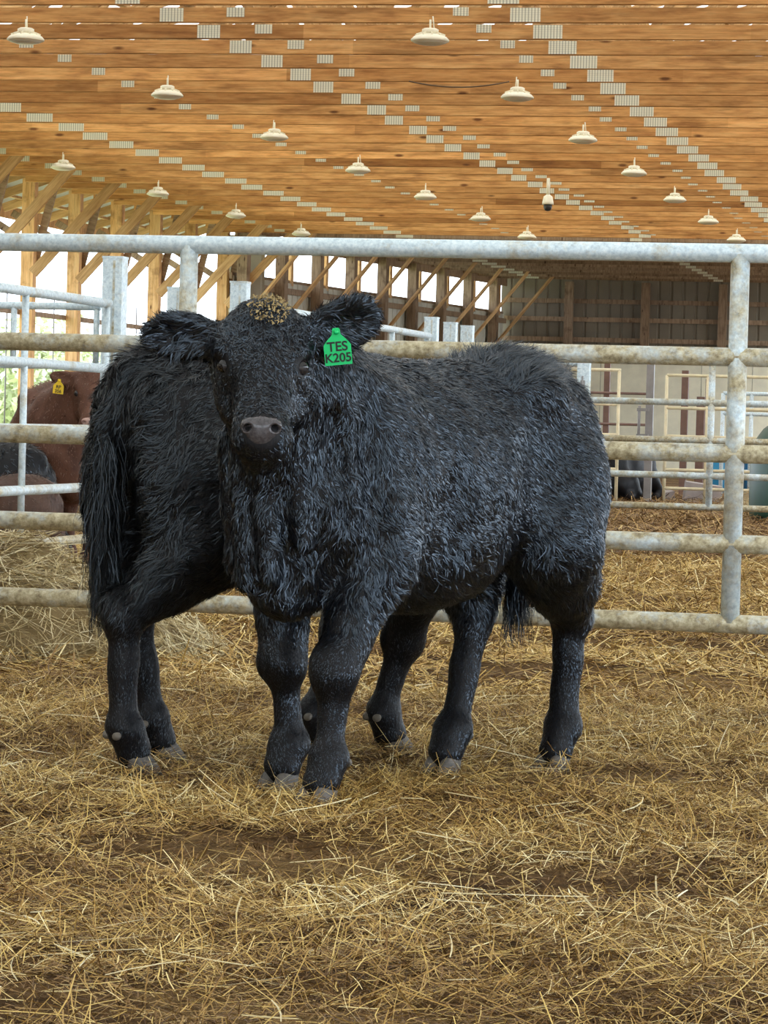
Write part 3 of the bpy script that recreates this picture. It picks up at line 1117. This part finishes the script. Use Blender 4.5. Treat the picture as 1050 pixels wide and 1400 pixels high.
def lid_me():
    # upper and lower lid: two bands of a slightly larger ball that leave a slanting slit open to the side and front
    vs, fs = [], []
    r = .0203
    for lo_, hi_ in ((math.radians(24), math.radians(88)), (math.radians(-88), math.radians(-34))):
        b = len(vs)
        for i in range(7):
            e = lo_ + (hi_ - lo_) * i / 6
            for j in range(13):
                t = math.radians(-110 + 220 * j / 12)
                # elevation measured in the face axis direction (up the head is -a), azimuth from outward (+s) towards the front (+n)
                vs.append((-r * math.sin(e), r * math.cos(e) * math.cos(t), r * math.cos(e) * math.sin(t)))
        for i in range(6):
            for j in range(12):
                q = b + i * 13 + j
                fs.append((q, q + 1, q + 14, q + 13))
    return np_mesh('lid', vs, np.array(fs), M_LID, smooth=True)


LID = lid_me()
DEWC = ball_me(0.015, M_DEW, 8, (0.7, 1.1, 0.9))


def text_me(txt, size, mat):
    c = bpy.data.curves.new('lettering', 'FONT')
    c.body = txt
    c.size = size
    c.align_x = 'CENTER'
    c.align_y = 'CENTER'
    c.extrude = 0.0004
    c.offset = size * 0.022
    o = bpy.data.objects.new('tmp', c)
    COL.objects.link(o)
    me = bpy.data.meshes.new_from_object(o.evaluated_get(bpy.context.evaluated_depsgraph_get()))
    bpy.data.objects.remove(o)
    me.materials.clear()
    me.materials.append(mat)
    return me


def tag_me(mat, w, h, t=0.0025):
    # bottle-shaped ear tag: rectangular body, sloping shoulders, narrow neck
    out = [(-.5, 0), (.5, 0), (.5, .54), (.40, .64), (.16, .82), (.14, .97), (.10, 1.0), (-.10, 1.0), (-.14, .97), (-.16, .82), (-.40, .64), (-.5, .54)]
    n = len(out)
    v = [(x * w, -t / 2, (z - 1) * h) for x, z in out] + [(x * w, t / 2, (z - 1) * h) for x, z in out]
    i = np.arange(n)
    j = (i + 1) % n
    return np_mesh('tag', v, [i[None], (i + n)[::-1][None], np.stack([i, i + n, j + n, j], 1)], mat)


def strands(P, N, D, L, W, tone, curl=0.0, droop=0.0, segs=2):
    """thin tapering hair ribbons rooted at P, leaving along D, facing N"""
    n = len(P)
    S = np.cross(D, N)
    S /= np.linalg.norm(S, axis=1)[:, None] + 1e-9
    tw = rng.normal(0, 0.45, n)
    S = S * np.cos(tw)[:, None] + N * np.sin(tw)[:, None]
    V = np.zeros((n, 2 * segs + 1, 3))
    cur = P + N * 0.0005
    d = D.copy()
    st = L / segs
    ph = rng.uniform(0, 6.28, n)
    for i in range(segs):
        w = W * (1 - 0.75 * i / segs)
        V[:, 2 * i] = cur - S * (w / 2)[:, None]
        V[:, 2 * i + 1] = cur + S * (w / 2)[:, None]
        cur = cur + d * st[:, None]
        d = d - np.array([0, 0, droop]) - N * 0.07 + S * (curl * np.sin(ph + i * 2.2))[:, None]
        d /= np.linalg.norm(d, axis=1)[:, None] + 1e-9
    V[:, 2 * segs] = cur
    b = (np.arange(n) * (2 * segs + 1))[:, None]
    q = [b + np.array([[2 * i, 2 * i + 1, 2 * i + 3, 2 * i + 2]]) for i in range(segs - 1)]
    q = np.stack(q, 1).reshape(-1, 4) if q else np.zeros((0, 4), int)
    t = b + np.array([[2 * segs - 2, 2 * segs - 1, 2 * segs]])
    return V.reshape(-1, 3), [q, t], np.repeat(tone, 2 * segs + 1)


def sample(V, F, n, wgt=None):
    a = 0.5 * np.linalg.norm(np.cross(V[F[:, 2]] - V[F[:, 0]], V[F[:, 3]] - V[F[:, 1]]), axis=1)
    if wgt is not None:
        a = a * wgt
    c = np.cumsum(a)
    fi = np.searchsorted(c, rng.uniform(0, c[-1], n))
    fi = np.clip(fi, 0, len(F) - 1)
    u, w = rng.uniform(0, 1, n)[:, None], rng.uniform(0, 1, n)[:, None]
    q = F[fi]
    W4 = [(1 - u) * (1 - w), u * (1 - w), u * w, (1 - u) * w]
    return q, W4


def cow(name, label, loc, rz, cfg):
    """cfg: feet dict, head dict(poll, yaw, pitch), res, hair count, coats"""
    lie = cfg.get('lie', False)
    dz = -0.42 if lie else 0.0
    s = cfg.get('scale', 1.0)
    root = link(name, None, None, (*loc, cfg.get('z', 0.0)), (0, 0, rz), label, 'cow', cfg.get('group'))
    root.scale = (s, s, s)
    pr = []
    wd = cfg.get('wide', 1.0)
    pr += [el((.06, 0, .80 + dz), (.40, .262 * wd, .312), .05),
           el((-.25, 0, .865 + dz), (.34, .245 * wd, .245), .08),
           el((.05, 0, .635 + dz), (.34, .19 * wd, .165), .10),
           el((.32, 0, .79 + dz), (.29, .205 * wd, .30), .10),
           el((.53, 0, .63 + dz), (.14, .115, .18), .08),
           el((.29, 0, 1.01 + dz), (.25, .10, .085), .10),
           rc((-.45, 0, 1.035 + dz), (.25, 0, .995 + dz), .115, .10, .08),
           el((-.405, 0, .955 + dz), (.24, .205 * wd, .205), .08),
           el((-.55, 0, 1.085 + dz), (.10, .07, .055), .06)]
    for sy in (1, -1):
        pr += [el((.36, sy * .145 * wd, .80 + dz), (.16, .105 * wd, .27), .05),
               el((-.31, sy * .175 * wd, 1.045 + dz), (.09, .055, .06), .07),
               el((-.56, sy * .10, .985 + dz), (.07, .06, .07), .07),
               el((-.455, sy * .135, .77 + dz), (.18, .115, .30), .05),
               el((.53, sy * .14, .76 + dz), (.08, .07, .10), .06)]
    feet = cfg['feet']
    if not lie:
        for nm, (fx, fy) in feet.items():
            sy = 1 if nm[0] == 'L' else -1
            if nm[1] == 'F':
                el_ = (.37, sy * .155, .60)
                kn = (fx * .72 + .37 * .28 + .012, fy * .8 + sy * .15 * .2, .335)
                ft = (fx - .022, fy, .115)
                pr += [rc((.40, sy * .15, .72), el_, .115, .098, .06), rc(el_, kn, .092, .056, .04),
                       el((kn[0] + .008, kn[1], kn[2]), (.064, .066, .074), .03),
                       rc((kn[0] - .004, kn[1], kn[2] - .03), ft, .040, .037, .03)]
            else:
                st = (-.40, sy * .165, .66)
                hk = (fx - .055 if nm not in cfg.get('hock', {}) else cfg['hock'][nm][0], fy * .85 + sy * .13 * .15, .425)
                ft = (fx - .028, fy, .118)
                pr += [rc((-.43, sy * .145, .80), st, .15, .13, .07),
                       rc(st, ((st[0] + hk[0]) / 2 - .01, (st[1] + hk[1]) / 2, .52), .125, .088, .06),
                       rc(((st[0] + hk[0]) / 2 - .01, (st[1] + hk[1]) / 2, .52), hk, .084, .056, .04),
                       el((hk[0] - .022, hk[1], hk[2] + .02), (.052, .046, .058), .03),
                       rc(hk, ft, .045, .038, .03)]
            pr += [el((ft[0] + .002, ft[1], ft[2]), (.052, .054, .046), .025),
                   rc((ft[0] + .006, ft[1], ft[2] - .01), (fx + .006, fy, .052), .047, .050, .02)]
    else:
        for sy in (1, -1):
            pr += [rc((.38, sy * .18, .30), (.62, sy * .22, .08), .10, .065, .05), rc((.62, sy * .22, .08), (.42, sy * .24, .05), .06, .05, .03),
                   el((-.38, sy * .24, .20), (.26, .12, .18), .07), rc((-.2, sy * .28, .1), (-.5, sy * .33, .06), .08, .055, .04)]
    for sy in (1, -1):
        pr += [el((-.245, sy * .30 * wd, .90 + dz), (.09, .088, .13), .09, sub=True), el((.165, sy * .315 * wd, .70 + dz), (.05, .07, .16), .08, sub=True)]
    # ---- head
    hd = cfg['head']
    poll = np.array(hd['poll'], float)
    hy, hp = hd['yaw'], hd['pitch']
    v_ = np.array([math.cos(hy), math.sin(hy), 0])
    s_ = np.array([-math.sin(hy), math.cos(hy), 0])
    a_ = v_ * math.cos(hp) - np.array([0, 0, math.sin(hp)])
    n_ = v_ * math.sin(hp) + np.array([0, 0, math.cos(hp)])
    RH = np.stack([a_, s_, n_])
    H = lambda a, sd, n: poll + a_ * a + s_ * sd + n_ * n
    hr = lambda c, r, k=.03, **kw: el(H(*c), r, k, RH, **kw)
    nb = np.array([.36, 0, .92 + dz])
    nm_ = (nb + H(.04, 0, -.13)) / 2 + np.array([0, 0, .015])
    head = [rc(nb, nm_, .20, .165, .10), rc(nm_, H(.05, 0, -.14), .165, .135, .08),
            rc(np.array([.50, 0, .72 + dz]), H(.16, 0, -.19), .135, .085, .08),
            hr((.075, 0, -.085), (.105, .108, .098), .04), hr((.02, 0, -.055), (.065, .085, .070), .05),
            hr((.155, 0, -.075), (.12, .098, .085), .05),
            rc(H(.17, 0, -.09), H(.335, 0, -.055), .090, .062, .04),
            hr((.362, 0, -.050), (.070, .072, .060), .03),
            hr((.370, 0, -.098), (.060, .052, .036), .012),
            rc(H(.16, 0, -.165), H(.335, 0, -.118), .062, .040, .03)]
    for sy in (1, -1):
        head += [hr((.17, sy * .062, -.13), (.085, .042, .065), .04),
                 hr((.102, sy * .088, -.030), (.042, .030, .028), .025),
                 hr((.215, sy * .074, -.060), (.05, .020, .022), .02),
                 hr((.255, sy * .098, -.055), (.06, .020, .05), .03, sub=True),
                 hr((.150, sy * .112, -.040), (.022, .020, .016), .014, sub=True)]
    ears = []
    for sy, e_, w_, ln, wd_ in hd['ears']:
        e_ = unit(e_)
        w_ = np.array(w_, float)
        w_ = unit(w_ - e_ * (w_ @ e_))
        t_ = np.cross(e_, w_)
        if t_ @ v_ < 0:
            t_ = -t_
        RE = np.stack([e_, w_, t_])
        base = H(.045, sy * .085, -.075)
        ec = base + e_ * (ln * .56)
        head += [rc(base, base + e_ * .06, .040, .040, .03), el(ec, (ln * .52, wd_, .030), .02, RE),
                 el(ec + e_ * .012 + t_ * .032, (ln * .40, wd_ * .70, .026), .012, RE, sub=True)]
        ears.append((base, e_, w_, t_, ln, wd_))
    pr += head + cfg.get('extra', [])
    tl = cfg.get('tail')
    if tl:
        for q in range(len(tl) - 1):
            pr.append(rc(tl[q], tl[q + 1], .036 - .004 * q, .032 - .004 * q, .02))
    h = cfg['res']
    allp = []
    for p in pr:
        if p.get('sub'):
            continue
        if p['t'] == 'rc':
            allp += [np.array(p['a']) - p['ra'], np.array(p['a']) + p['ra'], np.array(p['b']) - p['rb'], np.array(p['b']) + p['rb']]
        else:
            m = max(p['r'])
            allp += [np.array(p['c']) - m, np.array(p['c']) + m]
    allp = np.array(allp)
    g, lo = sdf_eval(pr, allp.min(0) - .05, allp.max(0) + .05, h)
    if lie:
        zz = lo[2] + h * np.arange(g.shape[2])
        g = np.maximum(g, (0.0 - zz)[None, None, :])
    V, F = surface_nets(g, lo, h, 2)
    # hide wrinkles and muscle relief
    N = vnormals(V, F)
    rel = cfg.get('relief', 0.004)
    V = V + N * (rel * (np.sin(V[:, 0] * 19 + 4 * np.sin(V[:, 2] * 9)) * np.sin(V[:, 2] * 17 + 3 * np.sin(V[:, 1] * 13))))[:, None]
    link('body', np_mesh('body', V, F, cfg['skin'], smooth=True), root)
    N = vnormals(V, F)
    # ---- nose, eyes
    nf = unit(a_ * .60 + n_ * .80)
    nu = unit(n_ * .60 - a_ * .80) * 1.0
    Rn = np.stack([s_, nu, nf])
    nc = H(.378, 0, -.001)
    npz = [el(nc - nu * .004, (.036, .036, .022), .01, Rn), el(nc + nu * .016, (.044, .018, .020), .012, Rn)]
    for sy in (1, -1):
        npz += [el(nc + s_ * sy * .032 + nu * .010 + nf * .002, (.018, .020, .020), .010, Rn),
                el(nc + s_ * sy * .034 + nu * .006 + nf * .018, (.012, .009, .022), .005, np.stack([unit(s_ - nu * sy * .5), unit(nu + s_ * sy * .5), nf]), sub=True)]
    g2, lo2 = sdf_eval(npz, nc - .09, nc + .09, max(.0035, h * .45))
    V2, F2 = surface_nets(g2, lo2, max(.0035, h * .45), 1)
    link('nose', np_mesh('nose', V2, F2, cfg.get('nose', M_NOSE), smooth=True), root, label='bare skin nose pad with two nostrils')
    for sy in (1, -1):
        e = link('eye', ball_me(.0185, M_EYE, 12), root, H(.148, sy * .094, -.040))
        lid = link('eyelid', LID, root, H(.148, sy * .094, -.040))
        lid.rotation_euler = Matrix(np.stack([a_, s_ * sy, n_], 1)).to_euler()
    # ---- hooves
    if not lie:
        for nm, (fx, fy) in feet.items():
            for sy in (1, -1):
                link('hoof', CLAW, root, (fx + .022, fy + sy * .0235, -.012), (0, 0, sy * .10))
                link('dewclaw', DEWC, root, (fx - .064, fy + sy * .024, .100), (0, .5, 0))
    # ---- coat
    nh = cfg.get('hair', 0)
    if nh:
        dl = np.min([np.linalg.norm(V[F[:, 0]] - np.array([q[0], q[1], 0]), axis=1) for q in ()] or [np.ones(len(F))], axis=0)
        qi, W4 = sample(V, F, nh)
        P = sum(V[qi[:, i]] * W4[i] for i in range(4))
        Nn = sum(N[qi[:, i]] * W4[i] for i in range(4))
        Nn /= np.linalg.norm(Nn, axis=1)[:, None] + 1e-9
        hl = (P - poll) @ RH.T
        ishead = (hl[:, 0] > -.03) & (hl[:, 0] < .46) & (np.abs(hl[:, 1]) < .135) & (hl[:, 2] > -.17) & (hl[:, 2] < .08)
        isear = np.zeros(nh, bool)
        earw = np.zeros((nh, 3))
        for (base, e_, w_, t_, ln, wd_) in ears:
            q = P - base
            al = q @ e_
            m = (al > .03) & (al < ln * 1.15) & (np.abs(q @ w_) < wd_ * 1.1) & (np.abs(q @ t_) < .06) & (np.abs(hl[:, 1]) > .10)
            isear |= m
            earw[m] = e_ * .8 + w_ * np.clip((q @ w_)[m, None] / wd_, -1, 1) * .9 - np.array([0, 0, .25])
        leg = np.clip((.52 + dz - P[:, 2]) / .16, 0, 1) if not lie else np.zeros(nh)
        D = np.zeros((nh, 3))
        D += (1 - leg)[:, None] * np.array([-.75, 0, -.55]) + leg[:, None] * np.array([-.12, 0, -1.0])
        # the mane and chest hang straight down, the rump falls backwards over the thighs
        ch = np.clip((P[:, 0] - .35) / .2, 0, 1)
        D = D * (1 - ch)[:, None] + ch[:, None] * np.array([-.15, 0, -.9])
        D[ishead] = a_ * .35 + s_ * np.sign(hl[ishead, 1])[:, None] * .4 - n_ * .2
        D[isear] = earw[isear]
        wv = np.stack([np.sin(P[:, 1] * 31 + P[:, 2] * 23), np.sin(P[:, 0] * 27 + P[:, 2] * 19 + 1.7), np.sin(P[:, 0] * 33 - P[:, 1] * 21)], 1)
        wv2 = np.stack([np.sin(P[:, 2] * 71 + P[:, 0] * 40), np.sin(P[:, 0] * 83 + 2), np.sin(P[:, 0] * 64 + P[:, 1] * 59)], 1)
        flank = np.clip((np.abs(Nn[:, 1]) - .55) / .25, 0, 1) * (1 - leg) * np.clip((P[:, 2] - .62 - dz) / .1, 0, 1) * (P[:, 0] < .42) * (P[:, 0] > -.55)
        calm = (1 - .55 * flank)[:, None]
        D = D + (.30 * wv + .22 * wv2) * calm + rng.normal(0, .14, (nh, 3))
        cz = ishead & (hl[:, 0] < .20)
        D[cz] += rng.normal(0, .5, (cz.sum(), 3))
        D -= Nn * (D * Nn).sum(1)[:, None]
        D /= np.linalg.norm(D, axis=1)[:, None] + 1e-9
        lift = rng.uniform(.14, .34, nh)
        top = np.clip((Nn[:, 2] - .55) / .4, 0, 1) * (P[:, 0] < -.2)
        lift = (lift + .35 * top) * (1 - .35 * leg) * (1 - .3 * flank)
        # locks: hairs of one small cell share a direction and run together at the tips
        cs = cfg.get('lock', .022)
        jit = np.stack([np.sin(P[:, 1] * 60 + P[:, 2] * 47), np.sin(P[:, 2] * 55 + P[:, 0] * 52), np.sin(P[:, 0] * 58 + P[:, 1] * 49)], 1) * .006
        cell = np.floor((P + jit) / cs).astype(np.int64)
        key = cell[:, 0] * 73856093 ^ cell[:, 1] * 19349663 ^ cell[:, 2] * 83492791
        _, inv = np.unique(key, return_inverse=True)
        cnt = np.bincount(inv)
        cen = np.stack([np.bincount(inv, P[:, q]) / cnt for q in range(3)], 1)[inv]
        ldir = rng.normal(0, .26, (len(cnt), 3))[inv]
        llen = rng.uniform(.7, 1.35, len(cnt))[inv]
        ltone = rng.normal(0, .16, len(cnt))[inv]
        D = D + ldir * (1 - .5 * leg)[:, None] * calm
        D -= Nn * (D * Nn).sum(1)[:, None]
        D /= np.linalg.norm(D, axis=1)[:, None] + 1e-9
        D = D + Nn * lift[:, None]
        off = (cen - P) / cfg.get('hlen', .034)
        on = np.linalg.norm(off, axis=1)[:, None]
        off = off / np.maximum(on, 1.0)
        D = D + off * .55
        D /= np.linalg.norm(D, axis=1)[:, None]
        Ls = llen * cfg.get('hlen', .034) * (1 - .74 * leg) * rng.uniform(.6, 1.25, nh)
        low = np.clip((.66 + dz - P[:, 2]) / .15, 0, 1) * (1 - leg)
        rear = np.clip((-.42 - P[:, 0]) / .15, 0, 1) * (1 - leg)
        Ls = Ls * (1 + .8 * top + .4 * low + .3 * rear) * (1 - .25 * ch) * (1 - .25 * flank)
        Ls[ishead] = rng.uniform(.006, .013, ishead.sum()) * np.where(hl[ishead, 0] < .13, 1.7, 1.0)
        Ls[isear] = rng.uniform(.012, .034, isear.sum())
        keep = np.linalg.norm(P - nc, axis=1) > .047
        for sy in (1, -1):
            keep &= np.linalg.norm(P - H(.150, sy * .099, -.030), axis=1) > .030
        keep &= P[:, 2] > (.03 if not lie else .02)
        P, Nn, D, Ls, ltone = P[keep], Nn[keep], D[keep], Ls[keep], ltone[keep]
        m = len(P)
        v, f, t = strands(P, Nn, D, Ls, rng.uniform(.0016, .0036, m) * (1 - .45 * leg[keep]) * cfg.get('hw', 1.0), np.clip(rng.beta(1.6, 2.4, m) + ltone, 0, 1), .25, .05, 3)
        cm = np_mesh('coat', v, f, cfg['fur'], smooth=True, tone=t)
        if len(cm.vertices) == len(v):
            lg = (1 - .65 * leg[keep])[:, None]
            sn = Nn + (.22 * rng.normal(0, 1, (m, 3)) + .45 * ldir[keep]) * lg - .25 * D
            sn /= np.linalg.norm(sn, axis=1)[:, None]
            cm.normals_split_custom_set_from_vertices(np.repeat(sn, 7, axis=0).astype(np.float32))
        co = link('coat', cm, root, kind='stuff')
    # ---- tail switch
    if tl:
        ns = cfg.get('switch', 900)
        T = np.array(tl)
        u = rng.uniform(cfg.get('sw0', .35), 1.0, ns) * (len(T) - 1)
        iu = np.minimum(u.astype(int), len(T) - 2)
        fr_ = (u - iu)[:, None]
        P = T[iu] * (1 - fr_) + T[iu + 1] * fr_
        an = rng.uniform(0, 6.28, ns)
        Nn = np.stack([np.cos(an), np.sin(an), np.zeros(ns)], 1)
        P = P + Nn * rng.uniform(.008, .028, ns)[:, None]
        D = Nn * rng.uniform(.05, .30, ns)[:, None] + np.array([0, 0, -1.0])
        D /= np.linalg.norm(D, axis=1)[:, None]
        Ls = rng.uniform(.10, .26, ns) * np.clip(1.5 - u / (len(T) - 1) * .7, .5, 1.3)
        v, f, t = strands(P, Nn, D, Ls, rng.uniform(.0015, .0034, ns), rng.beta(1.6, 2.4, ns), .45, .10, 6)
        link('tail_switch', np_mesh('tail_switch', v, f, cfg['fur'], tone=t), root, label='long curly hair of the tail', kind='stuff')
    # ---- ear tag
    tg = cfg.get('tag')
    if tg:
        base, e_, w_, t_, ln, wd_ = ears[tg['ear']]
        p = base + e_ * tg['at'] + t_ * .036 + np.array([0, 0, tg.get('dz', 0)])
        to = link('ear_tag', tag_me(tg['mat'], tg['w'], tg['h']), root, p, label=tg['label'])
        to.rotation_euler = (0.10, tg.get('roll', 0), tg['face'])
        link('stud', lathe_me([(.006, 0), (.006, .006), (.002, .008)], tg['mat'], 10), to, (0, -.002, -.010), (math.pi / 2, 0, 0))
        for txt, sz, zz in tg['lines']:
            link('lettering', text_me(txt, sz, M_INK), to, (0, -.0022, zz), (math.pi / 2, 0, 0))
    return root, dict(H=H, a=a_, s=s_, n=n_, V=V, N=N, F=F)


# ------------------------------------------------------------------ heifer A: tagged, in front, turned to the camera
A_LOC, A_RZ = (-1.649, 8.489), -2.0325
rd = math.radians
HA_YAW = 0.70
folds = [rc((.60, .115, 1.02), (.56, .165, .72), .030, .030, .025), rc((.665, .10, .98), (.63, .13, .66), .028, .030, .025),
         rc((.70, .045, .93), (.665, .06, .58), .028, .034, .025), rc((.71, -.02, .93), (.655, -.03, .56), .030, .034, .025),
         rc((.66, -.10, .92), (.60, -.11, .60), .028, .034, .025), rc((.53, .19, .98), (.50, .20, .74), .026, .026, .03)]
creases = [rc((.50, .235, 1.02), (.475, .25, .66), .030, .034, .05, sub=True), rc((.64, .105, .60), (.57, .10, .47), .030, .030, .04, sub=True),
           rc((.60, .185, .98), (.565, .20, .70), .016, .018, .03, sub=True)]
cowA, HA = cow('heifer', 'shaggy black heifer with a green ear tag facing the camera', A_LOC, A_RZ, dict(
    feet=dict(LF=(.553, .150), RF=(.375, -.125), LH=(-.60, .065), RH=(-.285, -.085)),
    hock=dict(RH=(-.40,), LH=(-.635,)),
    head=dict(poll=(.775, .105, 1.235), yaw=HA_YAW, pitch=rd(52),
              ears=[(1, (-.58, .66, .40), (.1, .1, 1), .205, .068), (-1, (.66, -.72, .10), (.1, .1, 1), .205, .062)]),
    tail=[(-.655, 0, 1.09), (-.67, -.02, .95), (-.655, -.06, .75), (-.63, -.10, .60), (-.615, -.115, .50)],
    extra=folds + creases, res=.009, hair=168000, hlen=.025, skin=M_BLKSKIN, fur=M_BLKFUR, group='black heifers in the near pen', switch=1500,
    tag=dict(ear=0, at=.098, dz=.006, mat=M_TAGG, w=.068, h=.092, face=HA_YAW + math.pi / 2 + .02, roll=-.12,
             label='bright green ear tag lettered TES K205', lines=[('TES', .033, -.047), ('K205', .031, -.075)])))
# dried mud and chaff on the poll
def mud():
    n = 260
    V, N = HA['V'], HA['N']
    c = HA['H'](.015, .012, .02)
    d = np.linalg.norm((V - c) * np.array([1, 1, .8]), axis=1)
    cand = np.where(d < .05)[0]
    pk = rng.choice(cand, n)
    vs, fs = [], []
    for i, q in enumerate(pk):
        r = rng.uniform(.0010, .0036)
        o = V[q] + N[q] * rng.uniform(.008, .018)
        p = o + rng.normal(0, r, (5, 3))
        vs.append(p)
        b = i * 5
        fs += [(b, b + 1, b + 2), (b, b + 2, b + 3), (b + 1, b + 3, b + 2), (b + 1, b + 4, b + 3), (b, b + 4, b + 1)]
    link('mud_crumbs', np_mesh('mud', np.concatenate(vs), np.array(fs), M_DUNG), cowA, label='dried mud and chaff stuck on the poll', kind='stuff')
mud()

# ------------------------------------------------------------------ heifer B: behind, seen from its rear right
B_LOC, B_RZ = (-2.085, 8.985), 0.865
cowB, _ = cow('heifer', 'black heifer standing behind with its rump and tail at the left', B_LOC, B_RZ, dict(
    feet=dict(RH=(-.64, -.125), LH=(-.385, .125), RF=(.37, .03), LF=(.20, .14)),
    hock=dict(RH=(-.675,), LH=(-.47,)),
    head=dict(poll=(.90, .10, 1.10), yaw=.25, pitch=rd(48), ears=[(1, (-.2, .9, .1), (0, .1, 1), .19, .06), (-1, (-.2, -.9, .1), (0, .1, 1), .19, .06)]),
    tail=[(-.60, 0, 1.08), (-.665, 0, .95), (-.67, 0, .78), (-.66, 0, .62), (-.65, 0, .52)],
    res=.011, hair=95000, hlen=.027, skin=M_BLKSKIN, fur=M_BLKFUR2, group='black heifers in the near pen', switch=3200, sw0=.2, wide=.84))

# ------------------------------------------------------------------ background cattle
ST = dict(LF=(.44, .13), RF=(.42, -.13), LH=(-.50, .13), RH=(-.44, -.13))
cow('calf', 'red calf with a yellow ear tag looking over the gate', (-5.85, 18.75), -1.15, dict(
    feet=ST, head=dict(poll=(.74, .10, 1.24), yaw=-.22, pitch=rd(58), ears=[(1, (-.35, .7, .2), (0, .1, 1), .18, .05), (-1, (-.2, -.8, .15), (0, .1, 1), .18, .05)]),
    res=.016, hair=9000, hlen=.02, hw=2.0, skin=M_REDSKIN, fur=M_REDFUR, nose=M_PNOSE,
    tail=[(-.62, 0, 1.08), (-.69, 0, .95), (-.70, 0, .75)], switch=120,
    tag=dict(ear=1, at=.12, dz=-.01, mat=M_TAGY, w=.062, h=.088, face=-.22 + math.pi / 2, roll=.1, label='yellow ear tag lettered RP 356', lines=[('RP', .026, -.048), ('356', .026, -.073)])))
cow('calf', 'black calf lying behind the side gate at the left edge', (-6.14, 17.5), 2.80, dict(
    lie=True, scale=1.08, feet={}, head=dict(poll=(.62, -.22, .74), yaw=-1.2, pitch=rd(55), ears=[(1, (.3, .8, .0), (0, .1, 1), .17, .05), (-1, (-.5, -.8, .0), (0, .1, 1), .17, .05)]),
    res=.018, hair=7000, hlen=.02, hw=2.0, skin=M_BLKSKIN, fur=M_BLKFUR))
cow('calf', 'brown calf lying lowest behind the side gate at the left edge', (-5.74, 16.72), 2.95, dict(
    lie=True, scale=.85, feet={}, head=dict(poll=(.66, .12, .66), yaw=.5, pitch=rd(50), ears=[(1, (-.2, .9, .0), (0, .1, 1), .17, .05), (-1, (-.2, -.9, .0), (0, .1, 1), .17, .05)]),
    res=.018, hair=7000, hlen=.02, hw=2.0, skin=M_BRNSKIN, fur=M_BRNFUR))
cow('calf', 'black calf lying far back to the right of the tagged heifer', (-5.66, 44.0), 1.25, dict(
    lie=True, scale=1.12, feet={}, head=dict(poll=(.66, .12, .74), yaw=.3, pitch=rd(50), ears=[(1, (-.2, .9, .0), (0, .1, 1), .17, .05), (-1, (-.2, -.9, .0), (0, .1, 1), .17, .05)]),
    res=.022, hair=0, skin=M_BLKSKIN, fur=M_BLKFUR))
